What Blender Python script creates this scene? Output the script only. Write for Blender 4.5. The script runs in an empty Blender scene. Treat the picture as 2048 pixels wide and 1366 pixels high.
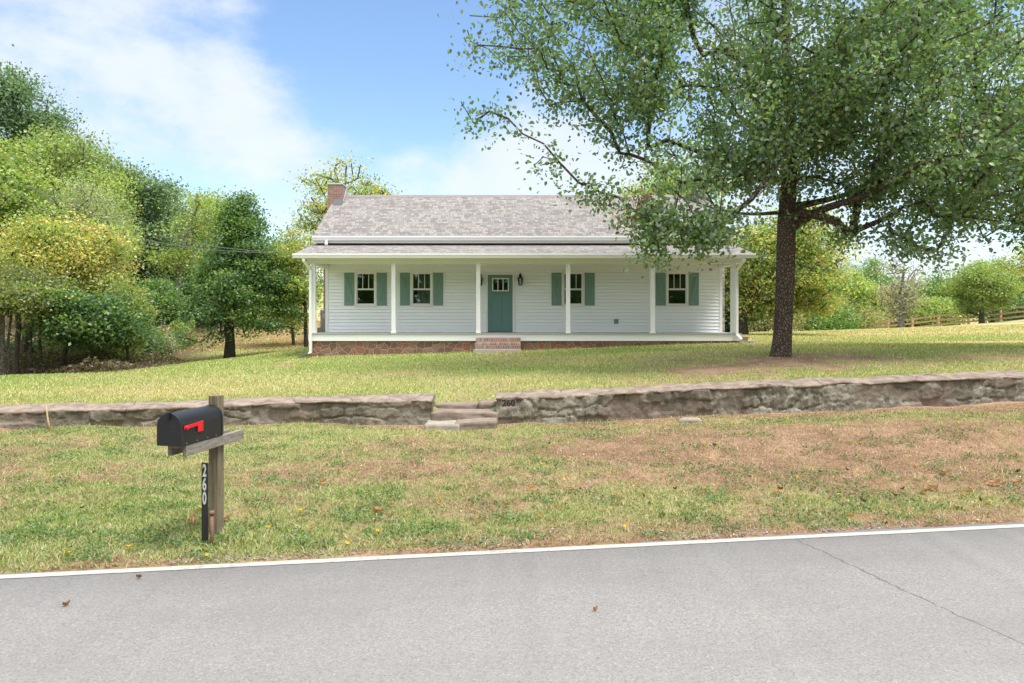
import bpy, bmesh, math, random
import numpy as np
from mathutils import Vector, Matrix

random.seed(7)
F = 2048 * 24 / 36.0
CX, HY, CZ = 1024.0, 640.0, 1.9
scene = bpy.context.scene
COL = scene.collection
R = math.radians


def at(px, py, Y):
    return ((px - CX) / F * Y, Y, CZ - (py - HY) / F * Y)


def X_(px, Y):
    return (px - CX) / F * Y


def Z_(py, Y):
    return CZ - (py - HY) / F * Y


# ------------------------------------------------------------------ noise
def _hash(ix, iy, seed):
    n = (ix * 374761393 + iy * 668265263 + seed * 974634777) & 0xFFFFFFFF
    n = ((n ^ (n >> 13)) * 1274126177) & 0xFFFFFFFF
    n = n ^ (n >> 16)
    return (n & 0xFFFF) / 65535.0


def vnoise(x, y, seed=0):
    x = np.asarray(x, float); y = np.asarray(y, float)
    ix = np.floor(x).astype(np.int64); iy = np.floor(y).astype(np.int64)
    fx = x - ix; fy = y - iy
    fx = fx * fx * (3 - 2 * fx); fy = fy * fy * (3 - 2 * fy)
    a = _hash(ix, iy, seed); b = _hash(ix + 1, iy, seed)
    c = _hash(ix, iy + 1, seed); d = _hash(ix + 1, iy + 1, seed)
    return (a * (1 - fx) + b * fx) * (1 - fy) + (c * (1 - fx) + d * fx) * fy


def fbm(x, y, seed=0, oct=4):
    s = 0; a = 0.5; t = 0
    for i in range(oct):
        s = s + a * vnoise(x * 2 ** i + 17.3 * i, y * 2 ** i - 9.1 * i, seed + i)
        t += a; a *= 0.5
    return s / t


def sstep(a, b, x):
    t = np.clip((x - a) / (b - a), 0, 1)
    return t * t * (3 - 2 * t)


# ------------------------------------------------------------------ node helpers
def nd(nt, typ, props=None, **ins):
    n = nt.nodes.new(typ)
    for k, v in (props or {}).items():
        setattr(n, k, v)
    for k, v in ins.items():
        key = int(k[1:]) if (k[0] == 'i' and k[1:].isdigit()) else k.replace('_', ' ')
        s = n.inputs[key]
        if isinstance(v, bpy.types.NodeSocket):
            nt.links.new(v, s)
        else:
            s.default_value = v
    return n


def ma(nt, op, a, b=0.0, c=None, clamp=False):
    kw = dict(i0=a, i1=b)
    if c is not None:
        kw['i2'] = c
    n = nd(nt, 'ShaderNodeMath', {'operation': op, 'use_clamp': clamp}, **kw)
    return n.outputs[0]


def c4(c):
    return (c[0], c[1], c[2], 1.0)


def mixc(nt, f, a, b, mode='MIX'):
    n = nt.nodes.new('ShaderNodeMix'); n.data_type = 'RGBA'; n.blend_type = mode
    for idx, v in ((0, f), (6, a), (7, b)):
        if isinstance(v, bpy.types.NodeSocket):
            nt.links.new(v, n.inputs[idx])
        else:
            n.inputs[idx].default_value = v if idx == 0 else c4(v)
    return n.outputs[2]


def ramp(nt, f, stops, interp='LINEAR'):
    n = nd(nt, 'ShaderNodeValToRGB', None, i0=f)
    cr = n.color_ramp; cr.interpolation = interp
    while len(cr.elements) > 1:
        cr.elements.remove(cr.elements[-1])
    for i, (p, c) in enumerate(stops):
        e = cr.elements[0] if i == 0 else cr.elements.new(p)
        e.position = p
        e.color = c4(c) if hasattr(c, '__len__') else (c, c, c, 1)
    return n.outputs[0]


def maprange(nt, v, a, b, c=0.0, d=1.0):
    n = nd(nt, 'ShaderNodeMapRange', {'interpolation_type': 'SMOOTHSTEP'}, i0=v, i1=a, i2=b, i3=c, i4=d)
    return n.outputs[0]


def noise(nt, vec, scale, detail=4, rough=0.55, dist=0.0, out=0):
    n = nd(nt, 'ShaderNodeTexNoise', None, Vector=vec, Scale=scale, Detail=detail, Roughness=rough, Distortion=dist)
    return n.outputs[out]


def mapping(nt, vec, scale=(1, 1, 1), rot=(0, 0, 0), loc=(0, 0, 0)):
    return nd(nt, 'ShaderNodeMapping', None, Vector=vec, Scale=scale, Rotation=rot, Location=loc).outputs[0]


def bump(nt, h, strength, dist=0.02):
    return nd(nt, 'ShaderNodeBump', None, Height=h, Strength=strength, Distance=dist).outputs[0]


def new_mat(name):
    m = bpy.data.materials.new(name); m.use_nodes = True
    nt = m.node_tree; nt.nodes.clear()
    out = nt.nodes.new('ShaderNodeOutputMaterial')
    return m, nt, out


def finish(nt, out, **ins):
    p = nd(nt, 'ShaderNodeBsdfPrincipled', None, **ins)
    nt.links.new(p.outputs[0], out.inputs[0])
    return p


def tc(nt, which='Object'):
    return nt.nodes.new('ShaderNodeTexCoord').outputs[which]


def plain(name, col, rough=0.5, var=0.08, scale=6, metallic=0.0, bmp=0.0, spec=0.5):
    m, nt, out = new_mat(name)
    v = tc(nt)
    n = noise(nt, v, scale, 5)
    c = mixc(nt, n, [x * (1 - var) for x in col], [min(1, x * (1 + var)) for x in col])
    kw = dict(Base_Color=c, Roughness=rough, Metallic=metallic, Specular_IOR_Level=spec)
    if bmp:
        kw['Normal'] = bump(nt, noise(nt, v, scale * 8, 4), bmp, 0.01)
    finish(nt, out, **kw)
    return m


def attr(nt, name, out='Fac'):
    return nd(nt, 'ShaderNodeAttribute', {'attribute_name': name}).outputs[out]


MAT = {}
MAT['white_paint'] = plain('white_paint', (0.80, 0.81, 0.81), 0.45, 0.02)
MAT['siding'] = plain('siding', (0.86, 0.89, 0.91), 0.55, 0.03, 2.0)
MAT['trim'] = plain('trim', (0.78, 0.78, 0.76), 0.5, 0.02)
MAT['porch_ceiling'] = plain('porch_ceiling', (0.78, 0.80, 0.78), 0.6, 0.02)
MAT['deck'] = plain('deck', (0.34, 0.35, 0.35), 0.6, 0.1)
MAT['door_paint'] = plain('door_paint', (0.115, 0.235, 0.215), 0.45, 0.04, 3)
MAT['shutter_paint'] = plain('shutter_paint', (0.17, 0.285, 0.24), 0.55, 0.06, 5)
MAT['black_metal'] = plain('black_metal', (0.012, 0.012, 0.013), 0.4, 0.2)
MAT['nickel'] = plain('nickel', (0.35, 0.33, 0.30), 0.35, 0.1, metallic=0.9)
MAT['grey_metal'] = plain('grey_metal', (0.45, 0.47, 0.5), 0.45, 0.08, metallic=0.3)
MAT['dark_metal'] = plain('dark_metal', (0.09, 0.09, 0.1), 0.5, 0.1)
MAT['grey_plastic'] = plain('grey_plastic', (0.25, 0.27, 0.27), 0.5, 0.1)
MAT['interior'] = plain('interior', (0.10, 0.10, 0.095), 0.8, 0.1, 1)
MAT['curtain'] = plain('curtain', (0.42, 0.48, 0.42), 0.8, 0.05, 3)
MAT['red_paint'] = plain('red_paint', (0.65, 0.012, 0.025), 0.35, 0.05)
MAT['rust'] = plain('rust', (0.20, 0.10, 0.07), 0.8, 0.4, 30)
MAT['concrete'] = plain('concrete', (0.42, 0.38, 0.34), 0.85, 0.15, 8, bmp=0.3)
MAT['cable'] = plain('cable', (0.13, 0.13, 0.13), 0.6, 0.1)
MAT['digit_white'] = plain('digit_white', (0.55, 0.56, 0.54), 0.5, 0.08, 40)
MAT['paint_black'] = plain('paint_black', (0.015, 0.015, 0.017), 0.7, 0.3, 30)
MAT['pale_root'] = plain('pale_root', (0.42, 0.30, 0.17), 0.8, 0.2, 12)


def m_glass():
    m, nt, out = new_mat('window_glass')
    fr = nd(nt, 'ShaderNodeFresnel', None, IOR=1.9).outputs[0]
    tr = nd(nt, 'ShaderNodeBsdfTransparent', None, Color=(0.75, 0.8, 0.78, 1)).outputs[0]
    gl = nd(nt, 'ShaderNodeBsdfGlossy', None, Color=(0.95, 0.97, 0.96, 1), Roughness=0.02,
            Normal=bump(nt, noise(nt, tc(nt), 1.5, 2), 0.06, 0.02)).outputs[0]
    mx = nd(nt, 'ShaderNodeMixShader', None, i0=fr, i1=tr, i2=gl)
    nt.links.new(mx.outputs[0], out.inputs[0])
    return m


MAT['glass'] = m_glass()


def m_mailbox():
    m, nt, out = new_mat('mailbox_black')
    v = tc(nt)
    dust = maprange(nt, noise(nt, v, 60, 5, 0.7), 0.62, 0.72, 0, 0.5)
    rust = maprange(nt, noise(nt, v, 9, 4), 0.6, 0.75, 0, 0.35)
    c = mixc(nt, rust, (0.011, 0.012, 0.015), (0.05, 0.022, 0.015))
    c = mixc(nt, ma(nt, 'MULTIPLY', dust, 0.35), c, (0.16, 0.14, 0.13))
    finish(nt, out, Base_Color=c, Roughness=0.42, Specular_IOR_Level=0.6, Normal=bump(nt, noise(nt, v, 14, 3), 0.08, 0.01))
    return m


MAT['mailbox'] = m_mailbox()


def m_wood(name, c1, c2, sc=(40, 40, 3)):
    m, nt, out = new_mat(name)
    v = tc(nt)
    n1 = noise(nt, mapping(nt, v, sc), 1.0, 6, 0.65, 0.6)
    n2 = noise(nt, v, 5, 4)
    c = mixc(nt, maprange(nt, n1, 0.3, 0.72), c1, c2)
    c = mixc(nt, ma(nt, 'MULTIPLY', n2, 0.5), c, [x * 0.55 for x in c1])
    finish(nt, out, Base_Color=c, Roughness=0.85, Normal=bump(nt, n1, 0.5, 0.006))
    return m


MAT['post_wood'] = m_wood('post_wood', (0.115, 0.095, 0.055), (0.27, 0.225, 0.15), (45, 45, 2))
MAT['arm_wood'] = m_wood('arm_wood', (0.17, 0.15, 0.125), (0.36, 0.32, 0.27), (45, 3, 45))
MAT['fence_wood'] = m_wood('fence_wood', (0.50, 0.33, 0.19), (0.64, 0.44, 0.27), (3, 3, 30))


def m_shingle():
    m, nt, out = new_mat('roof_shingle')
    v = tc(nt, 'UV')
    b = nd(nt, 'ShaderNodeTexBrick', {'offset': 0.37, 'offset_frequency': 3, 'squash': 1.45, 'squash_frequency': 2},
           Vector=v, Color1=(0, 0, 0, 1), Color2=(1, 1, 1, 1), Mortar=(0.2, 0.2, 0.2, 1), Scale=1.0,
           Mortar_Size=0.006, Mortar_Smooth=0.1, Brick_Width=0.145, Row_Height=0.145)
    cell = b.outputs['Color']
    c = ramp(nt, cell, [(0.0, (0.135, 0.12, 0.115)), (0.17, (0.24, 0.215, 0.20)), (0.34, (0.31, 0.26, 0.22)), (0.5, (0.19, 0.168, 0.163)),
                        (0.62, (0.34, 0.345, 0.335)), (0.76, (0.26, 0.23, 0.215)), (0.9, (0.35, 0.29, 0.24))], 'CONSTANT')
    big = noise(nt, mapping(nt, v, (0.5, 1.2, 1)), 1.5, 3)
    c = mixc(nt, ma(nt, 'MULTIPLY', big, 0.35), c, (0.21, 0.197, 0.19))
    c = nd(nt, 'ShaderNodeHueSaturation', None, Saturation=0.66, Value=0.82, Color=c).outputs[0]
    g = noise(nt, v, 130, 3)
    c = mixc(nt, 0.3, c, mixc(nt, g, (0.12, 0.11, 0.11), (0.46, 0.43, 0.4)))
    c = mixc(nt, b.outputs['Fac'], c, (0.10, 0.09, 0.09))
    h = ma(nt, 'SUBTRACT', ma(nt, 'MULTIPLY', cell, 0.4), b.outputs['Fac'])
    finish(nt, out, Base_Color=c, Roughness=0.9, Specular_IOR_Level=0.2, Normal=bump(nt, h, 0.5, 0.012))
    return m


MAT['shingle'] = m_shingle()


def m_brick(name, cols, mortar, bw=0.2, rh=0.067, ms=0.009):
    m, nt, out = new_mat(name)
    v = tc(nt, 'UV')
    b = nd(nt, 'ShaderNodeTexBrick', None, Vector=v, Color1=(0, 0, 0, 1), Color2=(1, 1, 1, 1), Mortar=(0.5, 0.5, 0.5, 1),
           Scale=1.0, Mortar_Size=ms, Mortar_Smooth=0.2, Brick_Width=bw, Row_Height=rh)
    k = len(cols)
    c = ramp(nt, b.outputs['Color'], [(i / k, cols[i]) for i in range(k)], 'CONSTANT')
    n = noise(nt, v, 14, 5)
    c = mixc(nt, ma(nt, 'MULTIPLY', n, 0.5), c, mortar)
    c = mixc(nt, b.outputs['Fac'], c, mortar)
    h = ma(nt, 'SUBTRACT', ma(nt, 'MULTIPLY', n, 0.4), b.outputs['Fac'])
    finish(nt, out, Base_Color=c, Roughness=0.9, Normal=bump(nt, h, 0.6, 0.012))
    return m


MAT['chimney_brick'] = m_brick('chimney_brick', [(0.20, 0.085, 0.055), (0.25, 0.11, 0.07), (0.16, 0.07, 0.05), (0.28, 0.13, 0.085)], (0.30, 0.24, 0.20))
MAT['step_brick'] = m_brick('step_brick', [(0.34, 0.13, 0.08), (0.40, 0.29, 0.24), (0.22, 0.09, 0.065), (0.36, 0.16, 0.10), (0.16, 0.13, 0.125)], (0.37, 0.31, 0.27), 0.075, 0.11, 0.01)
MAT['side_brick'] = m_brick('side_brick', [(0.28, 0.12, 0.07), (0.34, 0.16, 0.1), (0.22, 0.1, 0.07)], (0.33, 0.25, 0.2))


def m_rubble(name, cols, mortar, scale=3.6, ax=(1, 1.25, 1), edge=(0.035, 0.07)):
    m, nt, out = new_mat(name)
    v = tc(nt, 'UV')
    wob = nd(nt, 'ShaderNodeVectorMath', {'operation': 'MULTIPLY_ADD'}, i0=noise(nt, v, 3, 3, out=1), i1=(0.14, 0.14, 0.0), i2=v).outputs[0]
    w = mapping(nt, wob, ax)
    e = nd(nt, 'ShaderNodeTexVoronoi', {'feature': 'DISTANCE_TO_EDGE', 'voronoi_dimensions': '2D'}, Vector=w, Scale=scale).outputs['Distance']
    cell = nd(nt, 'ShaderNodeTexVoronoi', {'voronoi_dimensions': '2D'}, Vector=w, Scale=scale).outputs['Color']
    g = nd(nt, 'ShaderNodeSeparateColor', None, i0=cell).outputs[0]
    k = len(cols)
    c = ramp(nt, g, [(i / k, cols[i]) for i in range(k)], 'CONSTANT')
    n = noise(nt, v, 16, 5)
    c = mixc(nt, ma(nt, 'MULTIPLY', n, 0.5), c, [x * 0.6 for x in cols[0]])
    f = maprange(nt, e, edge[0], edge[1], 1, 0)
    c = mixc(nt, f, c, mortar)
    h = ma(nt, 'ADD', ma(nt, 'MULTIPLY', n, 0.3), maprange(nt, e, 0.02, 0.15))
    finish(nt, out, Base_Color=c, Roughness=0.9, Normal=bump(nt, h, 0.6, 0.03))
    return m


MAT['foundation_stone'] = m_rubble('foundation_stone', [(0.23, 0.12, 0.08), (0.29, 0.165, 0.11), (0.32, 0.125, 0.08), (0.19, 0.105, 0.075), (0.30, 0.19, 0.135)], (0.36, 0.31, 0.27), scale=4.6, edge=(0.015, 0.05))
MAT['grey_stone'] = m_rubble('grey_stone', [(0.2, 0.19, 0.19), (0.3, 0.29, 0.29), (0.25, 0.21, 0.2), (0.36, 0.34, 0.33)], (0.2, 0.18, 0.17), 2.6, (1, 1.5, 1), (0.02, 0.045))


def m_wallstone():
    m, nt, out = new_mat('field_stone')
    v = tc(nt)
    s = attr(nt, 'stone'); mo = attr(nt, 'mort')
    c = ramp(nt, s, [(0.0, (0.15, 0.117, 0.092)), (0.25, (0.235, 0.18, 0.135)), (0.5, (0.18, 0.147, 0.122)), (0.75, (0.27, 0.205, 0.15)), (1.0, (0.165, 0.14, 0.122))])
    n = noise(nt, v, 7, 6, 0.65)
    c = mixc(nt, maprange(nt, n, 0.35, 0.7), mixc(nt, 0.6, c, (0.13, 0.105, 0.085)), c)
    c = mixc(nt, ma(nt, 'MULTIPLY', mo, 0.5), c, (0.33, 0.27, 0.215))
    lich = ma(nt, 'MULTIPLY', attr(nt, 'lich'), maprange(nt, noise(nt, v, 13, 6, 0.7), 0.40, 0.52))
    c = mixc(nt, ma(nt, 'MULTIPLY', lich, 0.75), c, (0.38, 0.41, 0.33))
    moss = ma(nt, 'MULTIPLY', attr(nt, 'moss'), maprange(nt, noise(nt, mapping(nt, v, (1, 1, 0.7)), 6, 6, 0.7), 0.43, 0.55))
    c = mixc(nt, moss, c, (0.045, 0.047, 0.025))
    gr = noise(nt, v, 60, 4, 0.7)
    c = mixc(nt, 0.35, c, mixc(nt, gr, (0.09, 0.075, 0.065), (0.45, 0.39, 0.33)))
    h = ma(nt, 'ADD', n, ma(nt, 'MULTIPLY', gr, 0.4))
    finish(nt, out, Base_Color=c, Roughness=0.95, Specular_IOR_Level=0.15, Normal=bump(nt, h, 0.9, 0.03))
    return m


def m_cap():
    m, nt, out = new_mat('mortar_cap')
    v = tc(nt)
    n = noise(nt, v, 5, 6, 0.65)
    c = mixc(nt, maprange(nt, n, 0.3, 0.7), (0.17, 0.135, 0.11), (0.33, 0.262, 0.215))
    sp = maprange(nt, noise(nt, v, 14, 6, 0.75), 0.52, 0.66)
    c = mixc(nt, ma(nt, 'MULTIPLY', sp, 0.7), c, (0.14, 0.11, 0.09))
    mo = maprange(nt, noise(nt, mapping(nt, v, (0.6, 2, 2)), 2.3, 4), 0.6, 0.7)
    c = mixc(nt, ma(nt, 'MULTIPLY', mo, 0.4), c, (0.3, 0.31, 0.25))
    cr = nd(nt, 'ShaderNodeTexVoronoi', {'feature': 'DISTANCE_TO_EDGE'}, Vector=mapping(nt, v, (1, 2, 2)), Scale=1.1).outputs['Distance']
    c = mixc(nt, maprange(nt, cr, 0.004, 0.012, 0.8, 0), c, (0.08, 0.065, 0.05))
    finish(nt, out, Base_Color=c, Roughness=0.95, Specular_IOR_Level=0.15, Normal=bump(nt, noise(nt, v, 40, 5, 0.7), 0.6, 0.015))
    return m


MAT['field_stone'] = m_wallstone()
MAT['mortar_cap'] = m_cap()
MAT['step_stone'] = plain('step_stone', (0.235, 0.19, 0.155), 0.95, 0.4, 7, bmp=0.6, spec=0.1)
MAT['pale_stone'] = plain('pale_stone', (0.32, 0.285, 0.245), 0.95, 0.4, 9, bmp=0.5, spec=0.1)


def m_asphalt():
    m, nt, out = new_mat('asphalt')
    v = nt.nodes.new('ShaderNodeNewGeometry').outputs['Position']
    vo = nd(nt, 'ShaderNodeTexVoronoi', None, Vector=v, Scale=105).outputs['Color']
    g = nd(nt, 'ShaderNodeSeparateColor', None, i0=vo).outputs[0]
    c = ramp(nt, g, [(0, (0.225, 0.21, 0.198)), (0.3, (0.285, 0.268, 0.255)), (0.7, (0.308, 0.29, 0.276)), (0.92, (0.335, 0.316, 0.30)), (1, (0.40, 0.38, 0.362))])
    n2 = noise(nt, v, 38, 4, 0.7)
    c = mixc(nt, maprange(nt, n2, 0.56, 0.72, 0, 0.6), c, (0.12, 0.115, 0.11))
    n3 = noise(nt, mapping(nt, v, (0.5, 1.6, 1), (0, 0, R(-8.4))), 1.1, 4)
    c = mixc(nt, maprange(nt, n3, 0.35, 0.75, 0, 0.3), c, (0.2, 0.195, 0.192))
    st = maprange(nt, noise(nt, mapping(nt, v, (0.8, 2.0, 1)), 1.9, 2, 0.4), 0.68, 0.76, 0, 0.28)
    c = mixc(nt, st, c, (0.36, 0.33, 0.29))
    sx_ = nd(nt, 'ShaderNodeSeparateXYZ', None, i0=v)
    dl = ma(nt, 'SUBTRACT', ma(nt, 'MULTIPLY_ADD', sx_.outputs[0], 0.148, 5.6), sx_.outputs[1])
    wn = ma(nt, 'MULTIPLY', ma(nt, 'SUBTRACT', noise(nt, v, 1.3, 4), 0.5), 0.5)
    tr_ = ma(nt, 'SINE', ma(nt, 'MULTIPLY_ADD', ma(nt, 'ADD', dl, wn), 3.6, 0.6))
    c = mixc(nt, maprange(nt, tr_, -0.2, 1.0, 0, 0.13), c, (0.17, 0.165, 0.162))
    c = mixc(nt, maprange(nt, ma(nt, 'ADD', dl, wn), 0.0, 0.5, 0.22, 0), c, (0.16, 0.155, 0.15))
    sp_ = maprange(nt, noise(nt, v, 5.5, 5, 0.7), 0.66, 0.74, 0, 0.35)
    c = mixc(nt, sp_, c, (0.15, 0.145, 0.14))
    c = nd(nt, 'ShaderNodeHueSaturation', None, Value=1.0, Color=c).outputs[0]
    # the crack across the lane
    sp = nd(nt, 'ShaderNodeSeparateXYZ', None, i0=v)
    x, y = sp.outputs[0], sp.outputs[1]
    x0, y0, x1, y1 = 2.47, 5.86, 2.99, 3.98
    sl = (x1 - x0) / (y1 - y0)
    lx = ma(nt, 'MULTIPLY_ADD', ma(nt, 'SUBTRACT', y, y0), sl, x0)
    wob = ma(nt, 'MULTIPLY', ma(nt, 'SUBTRACT', noise(nt, v, 3.5, 6, 0.7), 0.5), 0.14)
    d = ma(nt, 'ABSOLUTE', ma(nt, 'SUBTRACT', ma(nt, 'ADD', x, wob), lx))
    cw = ma(nt, 'MULTIPLY_ADD', noise(nt, v, 9, 4, 0.7), 0.016, -0.0015)
    f = ma(nt, 'MULTIPLY', maprange(nt, ma(nt, 'SUBTRACT', d, cw), -0.003, 0.004, 1, 0), 0.6)
    c = mixc(nt, f, c, (0.045, 0.043, 0.04))
    h = ma(nt, 'ADD', g, ma(nt, 'MULTIPLY', n2, -1.2))
    finish(nt, out, Base_Color=c, Roughness=0.88, Specular_IOR_Level=0.25, Normal=bump(nt, h, 0.35, 0.006))
    return m


MAT['asphalt'] = m_asphalt()


def m_line():
    m, nt, out = new_mat('road_paint')
    v = nt.nodes.new('ShaderNodeNewGeometry').outputs['Position']
    n = noise(nt, v, 45, 5, 0.75)
    c = mixc(nt, maprange(nt, n, 0.50, 0.68, 0, 0.85), (0.37, 0.36, 0.335), (0.27, 0.26, 0.245))
    c = mixc(nt, ma(nt, 'MULTIPLY', noise(nt, v, 2.5, 3), 0.35), c, (0.42, 0.4, 0.37))
    chip = maprange(nt, ma(nt, 'ADD', ma(nt, 'MULTIPLY', noise(nt, v, 11, 6, 0.75), 0.7), ma(nt, 'MULTIPLY', noise(nt, v, 1.1, 3), 0.3)), 0.535, 0.575, 0, 0.85)
    c = mixc(nt, chip, c, (0.27, 0.26, 0.25))
    finish(nt, out, Base_Color=c, Roughness=0.8, Normal=bump(nt, n, 0.2, 0.005))
    return m


MAT['road_paint'] = m_line()


def m_ground():
    m, nt, out = new_mat('lawn_ground')
    v = nt.nodes.new('ShaderNodeNewGeometry').outputs['Position']
    bare = attr(nt, 'bare'); dry = attr(nt, 'dry'); ora = attr(nt, 'ora'); lit = attr(nt, 'litter')
    n1 = noise(nt, v, 3.2, 6, 0.65); n2 = noise(nt, v, 17, 6, 0.7); n3 = noise(nt, v, 70, 4, 0.7)
    green = mixc(nt, n2, (0.14, 0.195, 0.05), (0.31, 0.36, 0.12))
    straw = mixc(nt, n2, (0.33, 0.28, 0.135), (0.50, 0.43, 0.24))
    n0 = noise(nt, v, 1.1, 4, 0.6)
    dirt = mixc(nt, maprange(nt, ma(nt, 'ADD', ma(nt, 'MULTIPLY', n1, 0.5), ma(nt, 'MULTIPLY', n0, 0.5)), 0.38, 0.62), (0.19, 0.098, 0.06), (0.37, 0.225, 0.15))
    dirt = mixc(nt, ma(nt, 'MULTIPLY', n3, 0.45), dirt, (0.42, 0.31, 0.23))
    dirt = mixc(nt, maprange(nt, n2, 0.6, 0.72, 0, 0.5), dirt, (0.13, 0.085, 0.055))
    c = mixc(nt, ma(nt, 'ADD', dry, ma(nt, 'MULTIPLY', ma(nt, 'SUBTRACT', n1, 0.5), 0.7), clamp=True), green, straw)
    bf = maprange(nt, ma(nt, 'ADD', bare, ma(nt, 'MULTIPLY', ma(nt, 'SUBTRACT', n2, 0.5), 0.9)), 0.35, 0.7)
    c = mixc(nt, bf, c, dirt)
    c = mixc(nt, ora, c, mixc(nt, n2, (0.43, 0.255, 0.115), (0.54, 0.38, 0.235)))
    c = mixc(nt, lit, c, mixc(nt, n2, (0.05, 0.035, 0.022), (0.17, 0.11, 0.07)))
    h = ma(nt, 'ADD', n2, ma(nt, 'MULTIPLY', n3, 0.6))
    finish(nt, out, Base_Color=c, Roughness=1.0, Specular_IOR_Level=0.05, Normal=bump(nt, h, 0.9, 0.03))
    return m


MAT['ground'] = m_ground()
MAT['gravel'] = plain('gravel', (0.48, 0.46, 0.44), 0.95, 0.3, 40, bmp=0.6, spec=0.1)


def m_leaf(name, trans=0.35, gloss=0.08, rough=0.45):
    m, nt, out = new_mat(name)
    c = attr(nt, 'col', 'Color')
    d = nd(nt, 'ShaderNodeBsdfDiffuse', None, Color=c).outputs[0]
    tcol = mixc(nt, 1.0, c, (1.35, 1.5, 0.6), 'MULTIPLY')
    t = nd(nt, 'ShaderNodeBsdfTranslucent', None, Color=tcol).outputs[0]
    mx = nd(nt, 'ShaderNodeMixShader', None, i0=trans, i1=d, i2=t).outputs[0]
    if gloss:
        g = nd(nt, 'ShaderNodeBsdfGlossy', None, Color=(0.9, 0.95, 1, 1), Roughness=rough).outputs[0]
        mx = nd(nt, 'ShaderNodeMixShader', None, i0=gloss, i1=mx, i2=g).outputs[0]
    nt.links.new(mx, out.inputs[0])
    return m


MAT['leaf'] = m_leaf('leaf', 0.42, 0.055, 0.55)
MAT['bg_leaf'] = m_leaf('bg_leaf', 0.42, 0.03)
MAT['grass_blade'] = m_leaf('grass_blade', 0.3, 0.03)
MAT['dry_leaf'] = m_leaf('dry_leaf', 0.2, 0.03)


def m_bark(name, c1, c2, sc=(13, 13, 5.5), lichen=0.0):
    m, nt, out = new_mat(name)
    v = tc(nt)
    w = nd(nt, 'ShaderNodeVectorMath', {'operation': 'MULTIPLY_ADD'}, i0=noise(nt, v, 6, 3, out=1), i1=(0.05, 0.05, 0.1), i2=v).outputs[0]
    e = nd(nt, 'ShaderNodeTexVoronoi', {'feature': 'DISTANCE_TO_EDGE'}, Vector=mapping(nt, w, sc), Scale=2.0).outputs['Distance']
    n = noise(nt, mapping(nt, v, (1, 1, 0.5)), 9, 6, 0.7)
    c = mixc(nt, maprange(nt, e, 0.02, 0.22), c1, c2)
    c = mixc(nt, ma(nt, 'MULTIPLY', n, 0.55), c, [x * 0.5 for x in c1])
    if lichen:
        l = maprange(nt, noise(nt, v, 5.5, 6, 0.75), 0.63, 0.68, 0, lichen)
        c = mixc(nt, l, c, (0.36, 0.37, 0.33))
    h = ma(nt, 'ADD', maprange(nt, e, 0.0, 0.25), ma(nt, 'MULTIPLY', n, 0.5))
    finish(nt, out, Base_Color=c, Roughness=0.95, Specular_IOR_Level=0.1, Normal=bump(nt, h, 0.9, 0.03))
    return m


MAT['bark'] = m_bark('bark', (0.075, 0.055, 0.043), (0.23, 0.18, 0.145), sc=(9, 9, 6.5), lichen=0.75)
MAT['bg_bark'] = m_bark('bg_bark', (0.07, 0.058, 0.048), (0.20, 0.17, 0.14))
MAT['pale_bark'] = m_bark('pale_bark', (0.22, 0.20, 0.17), (0.42, 0.39, 0.34))


# ------------------------------------------------------------------ object helpers
def wloc(o):
    v = Vector((0, 0, 0))
    while o is not None:
        v = v + o.location
        o = o.parent
    return v


def tag(o, label=None, cat=None, group=None, kind=None):
    if label: o['label'] = label
    if cat: o['category'] = cat
    if group: o['group'] = group
    if kind: o['kind'] = kind
    return o


def empty(name, loc, label, cat, group=None):
    o = bpy.data.objects.new(name, None)
    COL.objects.link(o)
    o.location = loc
    o.empty_display_size = 0.2
    return tag(o, label, cat, group)


def np_mesh(name, V, faces, mat, parent=None, colors=None, attrs=None, smooth=False):
    """faces: list of (n,k) int arrays"""
    V = np.asarray(V, dtype=np.float32).reshape(-1, 3)
    if parent is not None:
        V = V - np.array(wloc(parent), dtype=np.float32)
    me = bpy.data.meshes.new(name)
    me.vertices.add(len(V))
    me.vertices.foreach_set('co', V.ravel())
    faces = [np.asarray(f, dtype=np.int32) for f in faces if len(f)]
    nl = sum(f.size for f in faces); nf = sum(len(f) for f in faces)
    me.loops.add(nl)
    me.loops.foreach_set('vertex_index', np.concatenate([f.ravel() for f in faces]))
    me.polygons.add(nf)
    st = []; base = 0
    for f in faces:
        k = f.shape[1]
        st.append(base + np.arange(len(f), dtype=np.int32) * k)
        base += f.size
    me.polygons.foreach_set('loop_start', np.concatenate(st).astype(np.int32))
    if smooth:
        me.polygons.foreach_set('use_smooth', np.ones(nf, dtype=bool))
    me.update(calc_edges=True)
    if colors is not None:
        a = me.color_attributes.new('col', 'FLOAT_COLOR', 'POINT')
        c = np.ones((len(V), 4), dtype=np.float32); c[:, :3] = colors
        a.data.foreach_set('color', c.ravel())
    for k, arr in (attrs or {}).items():
        a = me.attributes.new(k, 'FLOAT', 'POINT')
        a.data.foreach_set('value', np.asarray(arr, dtype=np.float32).ravel())
    me.materials.append(mat)
    o = bpy.data.objects.new(name, me)
    COL.objects.link(o)
    if parent is not None:
        o.parent = parent
    return o


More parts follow.
